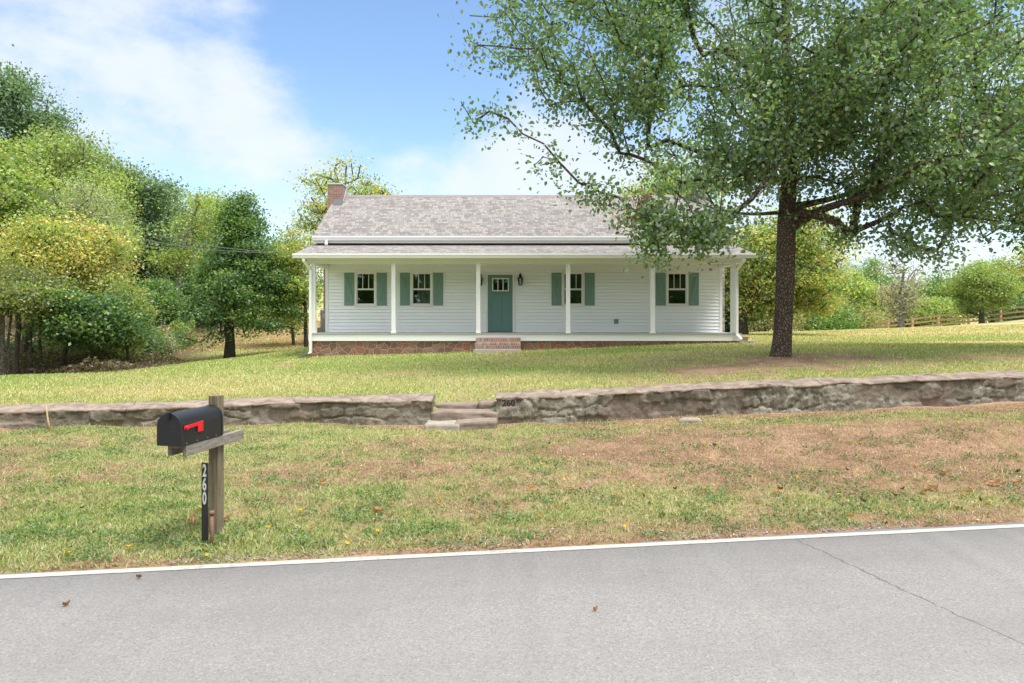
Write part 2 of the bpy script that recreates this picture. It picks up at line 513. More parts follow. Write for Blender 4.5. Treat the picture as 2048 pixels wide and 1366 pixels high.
class MB:
    def __init__(s):
        s.V = []; s.Fc = []

    def add(s, vs, fs):
        b = len(s.V)
        s.V += [tuple(v) for v in vs]
        s.Fc += [tuple(i + b for i in f) for f in fs]
        return s

    def box(s, x0, x1, y0, y1, z0, z1):
        x0, x1 = sorted((x0, x1)); y0, y1 = sorted((y0, y1)); z0, z1 = sorted((z0, z1))
        v = [(x, y, z) for z in (z0, z1) for y in (y0, y1) for x in (x0, x1)]
        return s.add(v, [(0, 2, 3, 1), (4, 5, 7, 6), (0, 1, 5, 4), (2, 6, 7, 3), (0, 4, 6, 2), (1, 3, 7, 5)])

    def obox(s, c, ax, ay, az, hx, hy, hz):
        c, ax, ay, az = Vector(c), Vector(ax), Vector(ay), Vector(az)
        v = [c + ax * (sx * hx) + ay * (sy * hy) + az * (sz * hz) for sz in (-1, 1) for sy in (-1, 1) for sx in (-1, 1)]
        return s.add(v, [(0, 2, 3, 1), (4, 5, 7, 6), (0, 1, 5, 4), (2, 6, 7, 3), (0, 4, 6, 2), (1, 3, 7, 5)])

    def prism(s, prof, d, close=True):
        """prof: list of 3d points (planar loop); extruded by vector d"""
        n = len(prof); d = Vector(d)
        v = [Vector(p) for p in prof] + [Vector(p) + d for p in prof]
        f = [(i, (i + 1) % n, n + (i + 1) % n, n + i) for i in range(n)]
        if close:
            f += [tuple(reversed(range(n))), tuple(range(n, 2 * n))]
        return s.add(v, f)

    def tube(s, pts, r, n=8, rot=0.0, cap=True, sx=1.0):
        pts = [Vector(p) for p in pts]
        rs = r if hasattr(r, '__len__') else [r] * len(pts)
        b = len(s.V); prev = None
        vs = []; fs = []
        for i, p in enumerate(pts):
            if i == 0: t = pts[1] - pts[0]
            elif i == len(pts) - 1: t = pts[-1] - pts[-2]
            else: t = (pts[i + 1] - p).normalized() + (p - pts[i - 1]).normalized()
            t.normalize()
            if prev is None:
                ref = Vector((1, 0, 0)) if abs(t.x) < 0.9 else Vector((0, 1, 0))
                u = (ref - t * ref.dot(t)).normalized()
            else:
                u = (prev - t * prev.dot(t)).normalized()
            w = t.cross(u); prev = u
            for k in range(n):
                a = rot + 2 * math.pi * k / n
                vs.append(p + u * (math.cos(a) * rs[i] * sx) + w * (math.sin(a) * rs[i]))
        for i in range(len(pts) - 1):
            for k in range(n):
                fs.append((i * n + k, i * n + (k + 1) % n, (i + 1) * n + (k + 1) % n, (i + 1) * n + k))
        if cap:
            fs.append(tuple(reversed(range(n))))
            fs.append(tuple(range((len(pts) - 1) * n, len(pts) * n)))
        return s.add(vs, fs)

    def build(s, name, mat, parent=None, bevel=0.0, smooth=False):
        off = wloc(parent) if parent is not None else Vector((0, 0, 0))
        me = bpy.data.meshes.new(name)
        me.from_pydata([Vector(v) - off for v in s.V], [], s.Fc)
        me.update()
        bm = bmesh.new(); bm.from_mesh(me)
        bmesh.ops.recalc_face_normals(bm, faces=bm.faces)
        uvl = bm.loops.layers.uv.new('UVMap')
        for f in bm.faces:
            n = f.normal
            t = Vector((0, 0, 1)).cross(n)
            t = t.normalized() if t.length > 0.05 else Vector((1, 0, 0))
            if t.x < -0.5 or (abs(t.x) <= 0.5 and t.y < 0): t = -t
            bt = n.cross(t)
            for l in f.loops:
                p = l.vert.co + off
                l[uvl].uv = (p.dot(t), p.dot(bt))
            f.smooth = smooth
        bm.to_mesh(me); bm.free()
        me.materials.append(mat)
        o = bpy.data.objects.new(name, me)
        COL.objects.link(o)
        if parent is not None: o.parent = parent
        if bevel:
            b = o.modifiers.new('bevel', 'BEVEL'); b.width = bevel; b.segments = 2; b.limit_method = 'ANGLE'
        return o


def text_mb(body, size, origin, ux, uz, depth, nx, bold=0.0):
    """flat raised lettering: origin = lower left, ux/uz in-plane directions, nx = outward normal"""
    cu = bpy.data.curves.new('lettering', 'FONT')
    cu.body = body; cu.size = size; cu.extrude = 0.0; cu.offset = bold; cu.resolution_u = 4
    tmp = bpy.data.objects.new('lettering', cu)
    COL.objects.link(tmp)
    bpy.context.view_layer.update()
    me = bpy.data.meshes.new_from_object(tmp.evaluated_get(bpy.context.evaluated_depsgraph_get()))
    vs = [v.co.copy() for v in me.vertices]; fs = [tuple(p.vertices) for p in me.polygons]
    bpy.data.objects.remove(tmp); bpy.data.meshes.remove(me); bpy.data.curves.remove(cu)
    o, ux, uz, nx = Vector(origin), Vector(ux), Vector(uz), Vector(nx)
    return [o + ux * v.x + uz * v.y + nx * depth for v in vs], fs


# ------------------------------------------------------------------ terrain
def road_edge(X):
    return 5.60 + 0.148 * np.asarray(X, float)


def yw(X):
    return 11.45 + 0.04 * np.asarray(X, float)


def _pl(tab):
    xs = [X_(p, 11.5) for p, _ in tab]
    zs = [Z_(y, float(yw(X_(p, 11.5)))) for p, y in tab]
    return lambda X: np.interp(X, [-60] + xs + [60], [zs[0] - 0.5] + zs + [zs[-1] + 0.5])


wall_base = _pl([(0, 857), (300, 852), (600, 849), (860, 848), (995, 851), (1150, 846), (1350, 836), (1563, 828), (1800, 816), (2048, 803)])
wall_top = _pl([(0, 823), (200, 818), (430, 811), (640, 803), (862, 798), (993, 795), (1150, 789), (1300, 782), (1420, 776), (1563, 769), (1750, 764), (1900, 757), (2048, 751)])

CP = []
for p in (-300, 0, 200, 430, 640, 860, 1000, 1150, 1300, 1563, 1800, 2048, 2400):
    x = X_(p, 11.9)
    CP.append((x, float(yw(x)) + 0.5, float(wall_top(x)) - 0.02))
for px, py, Y in [(625, 713, 22.2), (800, 709, 22.0), (990, 704, 21.7), (1250, 695, 22), (1478, 686, 22.2), (0, 753, 20), (100, 750, 21), (230, 737, 25), (458, 719, 29),
                  (350, 706, 33), (600, 697, 34), (-200, 765, 20), (1563, 712, 16.4), (2048, 697, 18), (480, 664, 50), (600, 645, 55), (420, 612, 66), (300, 570, 80),
                  (100, 560, 80), (-300, 520, 80), (600, 610, 90), (700, 655, 60), (1500, 668.5, 38), (1683, 662, 42), (1825, 655.5, 45), (2001, 647.5, 50), (2200, 640, 50), (1700, 684, 25), (2048, 676, 26)]:
    CP.append(at(px, py, Y))
FENCE = [(1683, 652.4, 72.7), (1729, 645.6, 70), (1776, 640.6, 67.6), (1825, 635.5, 65.2), (1877, 628.7, 63), (1937.5, 622, 61), (2001, 615, 59), (2069, 607.5, 57.1), (2141, 599.5, 55.3)]
FH = 1.22
for px, py, Y in FENCE:
    x, y, z = at(px, py, Y); CP.append((x, y, z - FH))
CP += [(-7, 29, .95), (0, 29, 1.0), (7.5, 29, 1.2), (0, 45, .9), (20, 100, 0.4), (60, 110, 1.5), (0, 110, 1.0), (-40, 120, 9), (0, 300, 3), (200, 200, 4), (-200, 200, 14),
       (-200, 60, 5), (200, 60, 5), (-120, 15, -2), (120, 15, 5), (300, 400, 4), (-300, 400, 14), (600, 0, 5), (-600, 0, -3)]
CP = np.array(CP)


def _rbf_fit(P, c=2.0, lam=0.02):
    d = np.sqrt(((P[:, None, :2] - P[None, :, :2]) ** 2).sum(-1) + c * c)
    n = len(P)
    A = np.zeros((n + 3, n + 3)); A[:n, :n] = -d + np.eye(n) * lam
    Q = np.c_[np.ones(n), P[:, :2]]
    A[:n, n:] = Q; A[n:, :n] = Q.T
    return np.linalg.solve(A, np.r_[P[:, 2], 0, 0, 0])


_W = _rbf_fit(CP)


def upper(X, Y):
    X = np.asarray(X, float); Y = np.asarray(Y, float)
    sh = X.shape; x = X.ravel(); y = Y.ravel()
    z = np.zeros(len(x))
    for s in range(0, len(x), 20000):
        e = s + 20000
        d = np.sqrt((x[s:e, None] - CP[None, :, 0]) ** 2 + (y[s:e, None] - CP[None, :, 1]) ** 2 + 4.0)
        z[s:e] = (-d) @ _W[:-3] + _W[-3] + _W[-2] * x[s:e] + _W[-1] * y[s:e]
    z = z.reshape(sh)
    # the lawn dips to the gap where the stone steps are
    dip = 0.27 * np.exp(-((X + 0.8) / 0.62) ** 4) * (1 - sstep(11.9, 13.6, Y))
    z = z - dip
    z = z + 0.05 * (fbm(X * 0.35, Y * 0.35, 5) - 0.5)
    return z


def lower(X, Y):
    X = np.asarray(X, float); Y = np.asarray(Y, float)
    re = road_edge(X) + 0.12
    s = np.clip((Y - re) / np.maximum(yw(X) - re, 0.5), 0, 1.2)
    zb = wall_base(X)
    prof = np.clip(s, 0, 1) ** 1.15
    bank = 0.16 * np.exp(-((s - 0.62) / 0.22) ** 2) * sstep(-1.5, 4.0, X)
    z = zb * prof + bank * 0.8 - 0.035 * np.exp(-((s - 0.13) / 0.08) ** 2) + 0.02 * np.sin(np.clip(s, 0, 1) * 3.14)
    z = z + 0.13 * (fbm(X * 0.9, Y * 0.9, 11) - 0.5) * sstep(0.02, 0.2, s) + 0.03 * (fbm(X * 4, Y * 4, 12) - 0.5) * sstep(0.02, 0.2, s)
    return np.where(Y < re, -0.03, z)


def ground_z(X, Y):
    X = np.asarray(X, float); Y = np.asarray(Y, float)
    return np.where(Y < yw(X) + 0.2, lower(X, Y), upper(X, Y))


def gz(x, y):
    return float(ground_z(np.array([x]), np.array([y]))[0])


def blob(X, Y, px, py, Yc, rx, ry):
    xc = X_(px, Yc)
    return np.exp(-((X - xc) / rx) ** 2 - ((Y - Yc) / ry) ** 2)


def patches(X, Y):
    """bare soil, dryness, tan hay, woodland litter: 0..1"""
    X = np.asarray(X, float); Y = np.asarray(Y, float)
    low = Y < yw(X) + 0.15
    n = fbm(X * 0.75, Y * 1.1, 21, 5); n2 = fbm(X * 2.6, Y * 3.2, 31, 4)
    n3 = fbm(X * 8, Y * 9, 37, 3)
    b = 0.46 * n + 0.30 * n2 + 0.24 * n3
    bare_l = b + 0.06 + 0.21 * np.exp(-((Y - 8.6) / 1.5) ** 2) * sstep(-1.5, 3.0, X) - 0.10 * np.exp(-((Y - 10.7) / 0.55) ** 2) * sstep(-9, 1, X)
    bare_l = bare_l + 0.22 * np.exp(-((Y - yw(X) + 0.12) / 0.16) ** 2) + 0.13 * sstep(0.35, 0.02, Y - road_edge(X))
    bare_l = bare_l - 0.16 * np.exp(-((Y - road_edge(X) - 0.85) / 0.45) ** 2) - 0.10 * sstep(0, -3, X)
    bare_u = b - 0.13 + 0.26 * blob(X, Y, 1480, 720, 14.5, 3.0, 2.0) + 0.22 * blob(X, Y, 1950, 715, 15.5, 3.5, 1.5) + 0.2 * blob(X, Y, 1563, 713, 16.4, 1.2, 1.0)
    bare_u = bare_u + 0.12 * blob(X, Y, 940, 745, 13.6, 2.0, .5) + 0.2 * blob(X, Y, 500, 737, 19, 2.5, .35) - 0.1 * sstep(22, 26, Y)
    bare = np.where(low, bare_l, bare_u)
    dry_l = 0.35 + 0.9 * (fbm(X * 0.9, Y * 1.3, 41) - 0.5) + 0.1 * sstep(-2, 5, X)
    dry_u = 0.27 + 1.0 * (fbm(X * 0.3, Y * 0.7, 43) - 0.5) + 0.16 * sstep(-2, 10, X) + 0.22 * blob(X, Y, 300, 780, 13.5, 8, 1.6) - 0.22 * blob(X, Y, 500, 735, 19.5, 10, 2.0)
    dry_u = dry_u + 0.3 * sstep(26, 34, Y)
    dry = np.where(low, dry_l, dry_u)
    ora = 0.9 * blob(X, Y, 2000, 690, 23, 7, 1.2) + 0.75 * blob(X, Y, 1850, 672, 33, 9, 2.5) + 0.35 * blob(X, Y, 1600, 690, 24, 5, 1.5)
    hill = sstep(33, 38, Y + 0.25 * (X + 13) + 3 * (fbm(X * .3, Y * .3, 3) - .5)) * sstep(2, -6, X) * sstep(-24.5, -21.5, X + 0.22 * (Y - 33) * -1 + 0.0 * Y + 5)
    ora = np.clip(ora * (0.6 + 0.8 * n2) + 0.85 * hill, 0, 0.95)
    ora = np.where(low, 0, ora)
    # leaf litter on the floor of the wood
    wx = -13.2 - 0.42 * (Y - 18)
    wedge = np.minimum(sstep(20.3, 21.8, Y - 0.0 * X + 0.28 * (X + 15)), sstep(-10.8, -13.0, X + 0.25 * (Y - 22)))
    lit = np.where(low, 0, wedge * sstep(0.2, 0.5, n2 + 0.25))
    return np.clip(bare, 0, 1), np.clip(dry, 0, 1), ora, np.clip(lit, 0, 1) * 0.9


def build_ground():
    g = lambda a, b, n: list(np.geomspace(a, b, n))
    xs = np.unique(np.round(np.array([-v for v in g(16.2, 900, 46)] + list(np.arange(-16, 16.01, 0.1)) + g(16.2, 900, 46)), 4))
    low_r = list(-np.geomspace(900, 6, 22)) + [-4, -2, 0, 2, 3, 4]
    t1 = np.linspace(0, 1, 84)
    up = np.concatenate([np.arange(0, 12, 0.1), np.geomspace(12, 900, 120)])
    rows = []
    for y in low_r:
        rows.append(np.full(len(xs), y))
    xc = np.clip(xs, -16, 30)
    for t in t1:
        rows.append(4.4 - 1.0 * 0 + (0.148 * np.clip(xs, -20, 40)) * (1 - t) * 1.0 + 0 * xs + (yw(xc) + 0.14 - 4.4) * t if t > 0 else np.full(len(xs), 0) + 4.4 + 0.148 * np.clip(xs, -20, 40))
    for u in up:
        rows.append(yw(np.clip(xs, -16, 30)) + 0.30 + u)
    Yg = np.array(rows); Xg = np.broadcast_to(xs, Yg.shape)
    for i in range(1, len(Yg)):
        Yg[i] = np.maximum(Yg[i], Yg[i - 1] + 0.01)
    nl = len(low_r) + len(t1)
    Z = np.empty_like(Yg)
    Z[:nl] = lower(Xg[:nl], Yg[:nl]); Z[nl:] = upper(Xg[nl:], Yg[nl:])
    b, d, o, l = patches(Xg, Yg)
    V = np.stack([Xg, Yg, Z], -1).reshape(-1, 3)
    nr, nc = Yg.shape
    idx = np.arange(nr * nc).reshape(nr, nc)
    Fq = np.stack([idx[:-1, :-1], idx[:-1, 1:], idx[1:, 1:], idx[1:, :-1]], -1).reshape(-1, 4)
    ob = np_mesh('ground', V, [Fq], MAT['ground'], None, None, dict(bare=b, dry=d, ora=o, litter=l), True)
    tag(ob, kind='structure')


build_ground()


def build_road():
    xs = np.concatenate([-np.geomspace(900, 9, 30), np.arange(-8.9, 9, 0.04), np.geomspace(9, 900, 30)])
    rag = 0.05 + 0.06 * sstep(0, 4, xs) + 0.07 * (fbm(xs * 1.1, xs * 0, 61) - 0.5) + 0.05 * (vnoise(xs * 6, xs * 0, 62) - 0.5)
    far = road_edge(xs) + rag
    near = road_edge(xs) - 6.4
    V = np.concatenate([np.c_[xs, far, np.zeros(len(xs))], np.c_[xs, near, np.zeros(len(xs))],
                        np.c_[xs, far + 0.015, np.full(len(xs), -0.06)]])
    n = len(xs); i = np.arange(n - 1)
    tag(np_mesh('road', V, [np.c_[i + n, i + n + 1, i + 1, i], np.c_[i, i + 1, i + 1 + 2 * n, i + 2 * n]], MAT['asphalt']), kind='structure')
    w = 0.043
    e1 = road_edge(xs) + w + 0.006 * (vnoise(xs * 9, xs * 0, 71) - .5); e0 = road_edge(xs) - w + 0.006 * (vnoise(xs * 9, xs * 0 + 3, 72) - .5)
    V = np.concatenate([np.c_[xs, e1, np.full(n, 0.004)], np.c_[xs, e0, np.full(n, 0.004)]])
    tag(np_mesh('road_marking', V, [np.c_[i + n, i + n + 1, i + 1, i]], MAT['road_paint']), kind='structure')


build_road()

# ------------------------------------------------------------------ house
WY, FY = 24.2, 22.2         # wall plane, porch front plane
XL, XR = X_(651.3, WY), X_(1444, WY)
ZF = Z_(666.5, FY)          # porch floor top
ZRB = Z_(682, FY)           # rim board bottom
RY = 26.95                  # ridge
BY = 29.7                   # back wall
ZR = Z_(391, RY)
house = empty('house', ((XL + XR) / 2, WY, gz(0, 22)), 'long white clapboard cottage with a full front porch and green shutters', 'house')

ZWT = Z_(480, WY)
WIN = [(710, 753), (821.4, 865.3), (1124, 1168), (1332, 1376)]
wz0, wz1 = Z_(611.5, WY), Z_(544.3, WY)
dx0, dx1 = X_(975.6, WY), X_(1025.3, WY)
dz1 = Z_(549.6, WY)
openings = [(X_(a, WY) + 0.05, X_(b, WY) - 0.05, wz0 + 0.05, wz1 - 0.05) for a, b in WIN] + [(dx0, dx1, ZF - 0.1, dz1)]


def siding():
    mb = MB()
    ex = 0.118; z = ZF - 0.02
    zc = sorted({o[2] for o in openings} | {o[3] for o in openings})
    while z < ZWT:
        z1 = min(z + ex, ZWT)
        cuts = [z] + [c for c in zc if z + 1e-4 < c < z1 - 1e-4] + [z1]
        for a, b in zip(cuts[:-1], cuts[1:]):
            ga = a + 0.009 if a == z else a
            ya = WY - 0.008 - 0.022 * (1 - (a - z) / ex); yb = WY - 0.008 - 0.022 * (1 - (b - z) / ex)
            segs = [(XL, XR)]
            for o in openings:
                if o[2] < (a + b) / 2 < o[3]:
                    ns = []
                    for s0, s1 in segs:
                        if o[0] > s0 and o[1] < s1: ns += [(s0, o[0]), (o[1], s1)]
                        else: ns.append((s0, s1))
                    segs = ns
            for s0, s1 in segs:
                mb.add([(s0, ya, ga), (s1, ya, ga), (s1, yb, b), (s0, yb, b)], [(0, 1, 2, 3)])
                if a == z:
                    mb.add([(s0, WY + 0.012, ga), (s1, WY + 0.012, ga), (s1, ya, ga), (s0, ya, ga)], [(0, 1, 2, 3)])
                    mb.add([(s0, WY + 0.012, a - 0.002), (s1, WY + 0.012, a - 0.002), (s1, WY + 0.012, ga), (s0, WY + 0.012, ga)], [(0, 1, 2, 3)])
        z = z1
    return mb


mb = siding()
w = mb.build('wall', MAT['siding'], house)
# gables, back wall and the dark room inside
mb = MB()
zb = gz(0, 26) - 0.6
eY, eZ = 23.8, Z_(472.5, 23.8)
sl = (ZR - eZ) / (RY - eY)
for x in (XL, XR):
    d = 0.12 if x == XL else -0.12
    zt = ZR - 0.12
    zk = zt - sl * (RY - WY - 0.02)
    mb.prism([(x, WY + 0.03, zb), (x, BY, zb), (x, BY, zk), (x, RY, zt), (x, WY + 0.03, zk)], (d, 0, 0))
mb.box(XL + 0.13, XR - 0.13, BY - 0.12, BY - 0.001, zb, ZWT)
mb.build('gable_wall', MAT['siding'], house)
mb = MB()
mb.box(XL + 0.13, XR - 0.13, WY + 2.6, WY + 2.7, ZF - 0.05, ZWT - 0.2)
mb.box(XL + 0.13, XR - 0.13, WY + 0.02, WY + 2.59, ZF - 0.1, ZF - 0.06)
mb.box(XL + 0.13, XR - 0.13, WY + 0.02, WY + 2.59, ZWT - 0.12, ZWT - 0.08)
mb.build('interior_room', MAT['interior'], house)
mb = MB()
for x, s in ((XL, 1), (XR, -1)):
    mb.box(x - s * 0.005, x + s * 0.105, WY - 0.035, WY + 0.02, ZF, ZWT - 0.3)
    o = mb.build('corner_trim', MAT['trim'], house, 0.004); mb = MB()
# frieze under the porch ceiling against the wall
MB().box(XL + 0.11, XR - 0.11, WY - 0.032, WY - 0.0235, Z_(541, WY) , Z_(531, WY)).build('frieze_board', MAT['trim'], house)

# main roof, with real thickness
t = 0.09
RXL, RXR = X_(626, eY), X_(1464, eY)


def roof_slab(x0, x1, p0, p1, th, ridge=None):
    """section through (y,z) points p0 -> p1, thickness th downwards"""
    (ya, za), (yb, zb_) = p0, p1
    return [(x0, ya, za), (x0, yb, zb_), (x0, yb, zb_ - th), (x0, ya, za - th)], (x1 - x0, 0, 0)


mb = MB()
mb.prism(*roof_slab(RXL, RXR, (eY - 0.04, eZ - 0.02), (RY, ZR), t))
mb.prism(*roof_slab(RXL, RXR, (RY + 0.002, ZR), (BY + 0.45, ZR - sl * (BY + 0.45 - RY)), t))
roof = mb.build('roof', MAT['shingle'], house)
mb = MB()
mb.prism([(RXL, RY - 0.16, ZR - sl * 0.16 + 0.012), (RXL, RY, ZR + 0.022), (RXL, RY + 0.16, ZR - sl * 0.16 + 0.012), (RXL, RY + 0.16, ZR - sl * 0.16 - 0.01), (RXL, RY - 0.16, ZR - sl * 0.16 - 0.01)], (RXR - RXL, 0, 0))
mb.build('ridge_cap', MAT['dark_metal'] if False else plain('ridge_shingle', (0.2, 0.175, 0.165), 0.9, 0.3, 5), roof)
# rakes / fascia / soffit
mb = MB()
for x in (RXL - 0.001, RXR - 0.024):
    MB().prism(*roof_slab(x, x + 0.025, (eY - 0.03, eZ - 0.035), (RY, ZR - 0.012), 0.15)).build('rake_board', MAT['trim'], house)
mb = MB()
mb.box(RXL + 0.02, RXR - 0.02, eY + 0.0, eY + 0.025, eZ - 0.24, eZ - 0.07)
mb.box(RXL + 0.02, RXR - 0.02, eY + 0.026, WY + 0.02, eZ - 0.22, eZ - 0.20)
mb.build('fascia', MAT['trim'], house)


def gutter(x0, x1, yf, zt, h, dpt):
    """K style gutter hung in front of the fascia"""
    prof = [(x0, yf + dpt, zt), (x0, yf + dpt, zt - h), (x0, yf + 0.035, zt - h), (x0, yf + 0.02, zt - h * 0.6), (x0, yf, zt - h * 0.32), (x0, yf, zt), (x0, yf + 0.012, zt), (x0, yf + 0.014, zt - 0.03),
            (x0, yf + dpt - 0.012, zt - 0.03), (x0, yf + dpt - 0.012, zt)]
    return MB().prism(prof, (x1 - x0, 0, 0))


gutter(RXL, RXR, eY - 0.13, eZ - 0.005, 0.15, 0.128).build('gutter', MAT['white_paint'], house)

# porch roof: shed roof with rake ends
pY, pZ = 21.8, Z_(507.5, 21.8)
PZ2 = Z_(488, WY)
PXL, PXR = X_(586, pY), X_(1511, pY)
mb = MB()
mb.prism(*roof_slab(PXL, PXR, (pY + 0.02, pZ), (WY - 0.03, PZ2), 0.07))
proof = mb.build('porch_roof', MAT['shingle'], house)
mb = MB()
psl = (PZ2 - pZ) / (WY - pY)
for x in (PXL - 0.001, PXR - 0.024):
    MB().prism(*roof_slab(x, x + 0.025, (pY + 0.06, pZ - 0.008), (WY - 0.03, PZ2 - 0.016), 0.14)).build('porch_rake', MAT['trim'], house)
gutter(PXL, PXR, pY - 0.07, pZ + 0.005, 0.14, 0.128).build('gutter', MAT['white_paint'], house)
# eave soffit + front beam + side beams + ceiling
zbB, zbT = Z_(526.5, FY), Z_(514.5, FY)
mb = MB()
mb.box(PXL + 0.03, PXR - 0.03, pY + 0.06, FY - 0.002, zbT + 0.0, zbT + 0.02)
mb.box(PXL + 0.03, XL - 0.07, FY - 0.001, WY - 0.04, zbT + 0.0, zbT + 0.02)
mb.box(XR + 0.07, PXR - 0.03, FY - 0.001, WY - 0.04, zbT + 0.0, zbT + 0.02)
mb.box(PXL + 0.03, PXR - 0.03, pY + 0.059, pY + 0.075, zbT + 0.021, pZ - 0.06)
mb.build('soffit', MAT['trim'], house)
mb = MB()
mb.box(XL - 0.07, XR + 0.07, FY, FY + 0.2, zbB, zbT + 0.05)
mb.box(XL - 0.068, XL + 0.12, FY + 0.201, WY - 0.04, zbB + 0.002, zbT + 0.05)
mb.box(XR - 0.12, XR + 0.068, FY + 0.201, WY - 0.04, zbB + 0.002, zbT + 0.05)
mb.build('porch_beam', MAT['trim'], house, 0.004)
MB().box(XL + 0.121, XR - 0.121, FY + 0.2, WY - 0.024, zbB + 0.16, zbB + 0.18).build('porch_ceiling', MAT['porch_ceiling'], house)
# porch gable fill above side beams
mb = MB()
for x in (XL - 0.06, XR + 0.03):
    MB().prism([(x, FY + 0.2, zbT + 0.051), (x, WY - 0.05, zbT + 0.051), (x, WY - 0.05, PZ2 - 0.1), (x, FY + 0.2, pZ + psl * 0.6 - 0.1)], (0.03, 0, 0)).build('porch_gable', MAT['siding'], house)
# floor, rim board, foundation
MB().box(XL - 0.03, XR + 0.01, FY - 0.03, WY - 0.026, ZF - 0.03, ZF).build('porch_floor', MAT['deck'], house)
mb = MB()
mb.box(XL - 0.02, XR, FY, FY + 0.04, ZRB, ZF - 0.032)
mb.box(XL - 0.02, XL + 0.02, FY + 0.041, WY - 0.03, ZRB, ZF - 0.032)
mb.box(XR - 0.04, XR, FY + 0.041, WY - 0.03, ZRB, ZF - 0.032)
mb.build('rim_board', MAT['white_paint'], house, 0.004)
mb = MB()
mb.box(XL + 0.02, XR - 0.04, FY + 0.06, WY + 0.02, zb, ZRB - 0.001)
mb.box(XL + 0.01, XR - 0.01, WY + 0.021, BY - 0.13, zb, ZF - 0.11)
mb.build('foundation', MAT['foundation_stone'], house)

# posts
for px in (627.5, 787.5, 956.7, 1136, 1305, 1466):
    x = X_(px, FY + 0.09)
    mb = MB()
    mb.box(x - 0.068, x + 0.068, FY + 0.03, FY + 0.166, ZF + 0.06, zbB - 0.05)
    mb.box(x - 0.082, x + 0.082, FY + 0.016, FY + 0.18, ZF + 0.001, ZF + 0.06)
    mb.box(x - 0.078, x + 0.078, FY + 0.02, FY + 0.176, zbB - 0.05, zbB - 0.001)
    mb.build('porch_post', MAT['white_paint'], house, 0.005)


def downspout(pts, name='downspout', r=0.052, foot=True):
    o = MB().tube(pts, r, 4, math.pi / 4, True, 1.15).build(name, MAT['white_paint'], house, 0.004)
    return o


# tall downspouts at both porch corners
xl = X_(622, FY); zgl = gz(xl, FY - 0.1)
downspout([(xl - 0.12, pY + 0.02, pZ - 0.13), (xl - 0.12, pY + 0.02, pZ - 0.22), (xl, FY - 0.05, pZ - 0.5), (xl, FY - 0.05, zgl + 0.14), (xl - 0.03, FY - 0.12, zgl + 0.07)])
xr = X_(1474, FY); zgr = gz(xr, FY - 0.1)
downspout([(xr + 0.1, pY + 0.02, pZ - 0.13), (xr + 0.1, pY + 0.02, pZ - 0.22), (xr - 0.02, FY - 0.05, pZ - 0.5), (xr - 0.02, FY - 0.05, zgr + 0.28), (xr + 0.1, FY - 0.14, zgr + 0.12)])
for px in (653.5, 1440):
    x = X_(px, eY - 0.05)
    zz = pZ + psl * (eY - 0.15 - pY)
    downspout([(x, eY - 0.07, eZ - 0.15), (x, eY - 0.07, zz + 0.10), (x, eY - 0.17, zz + 0.05)])

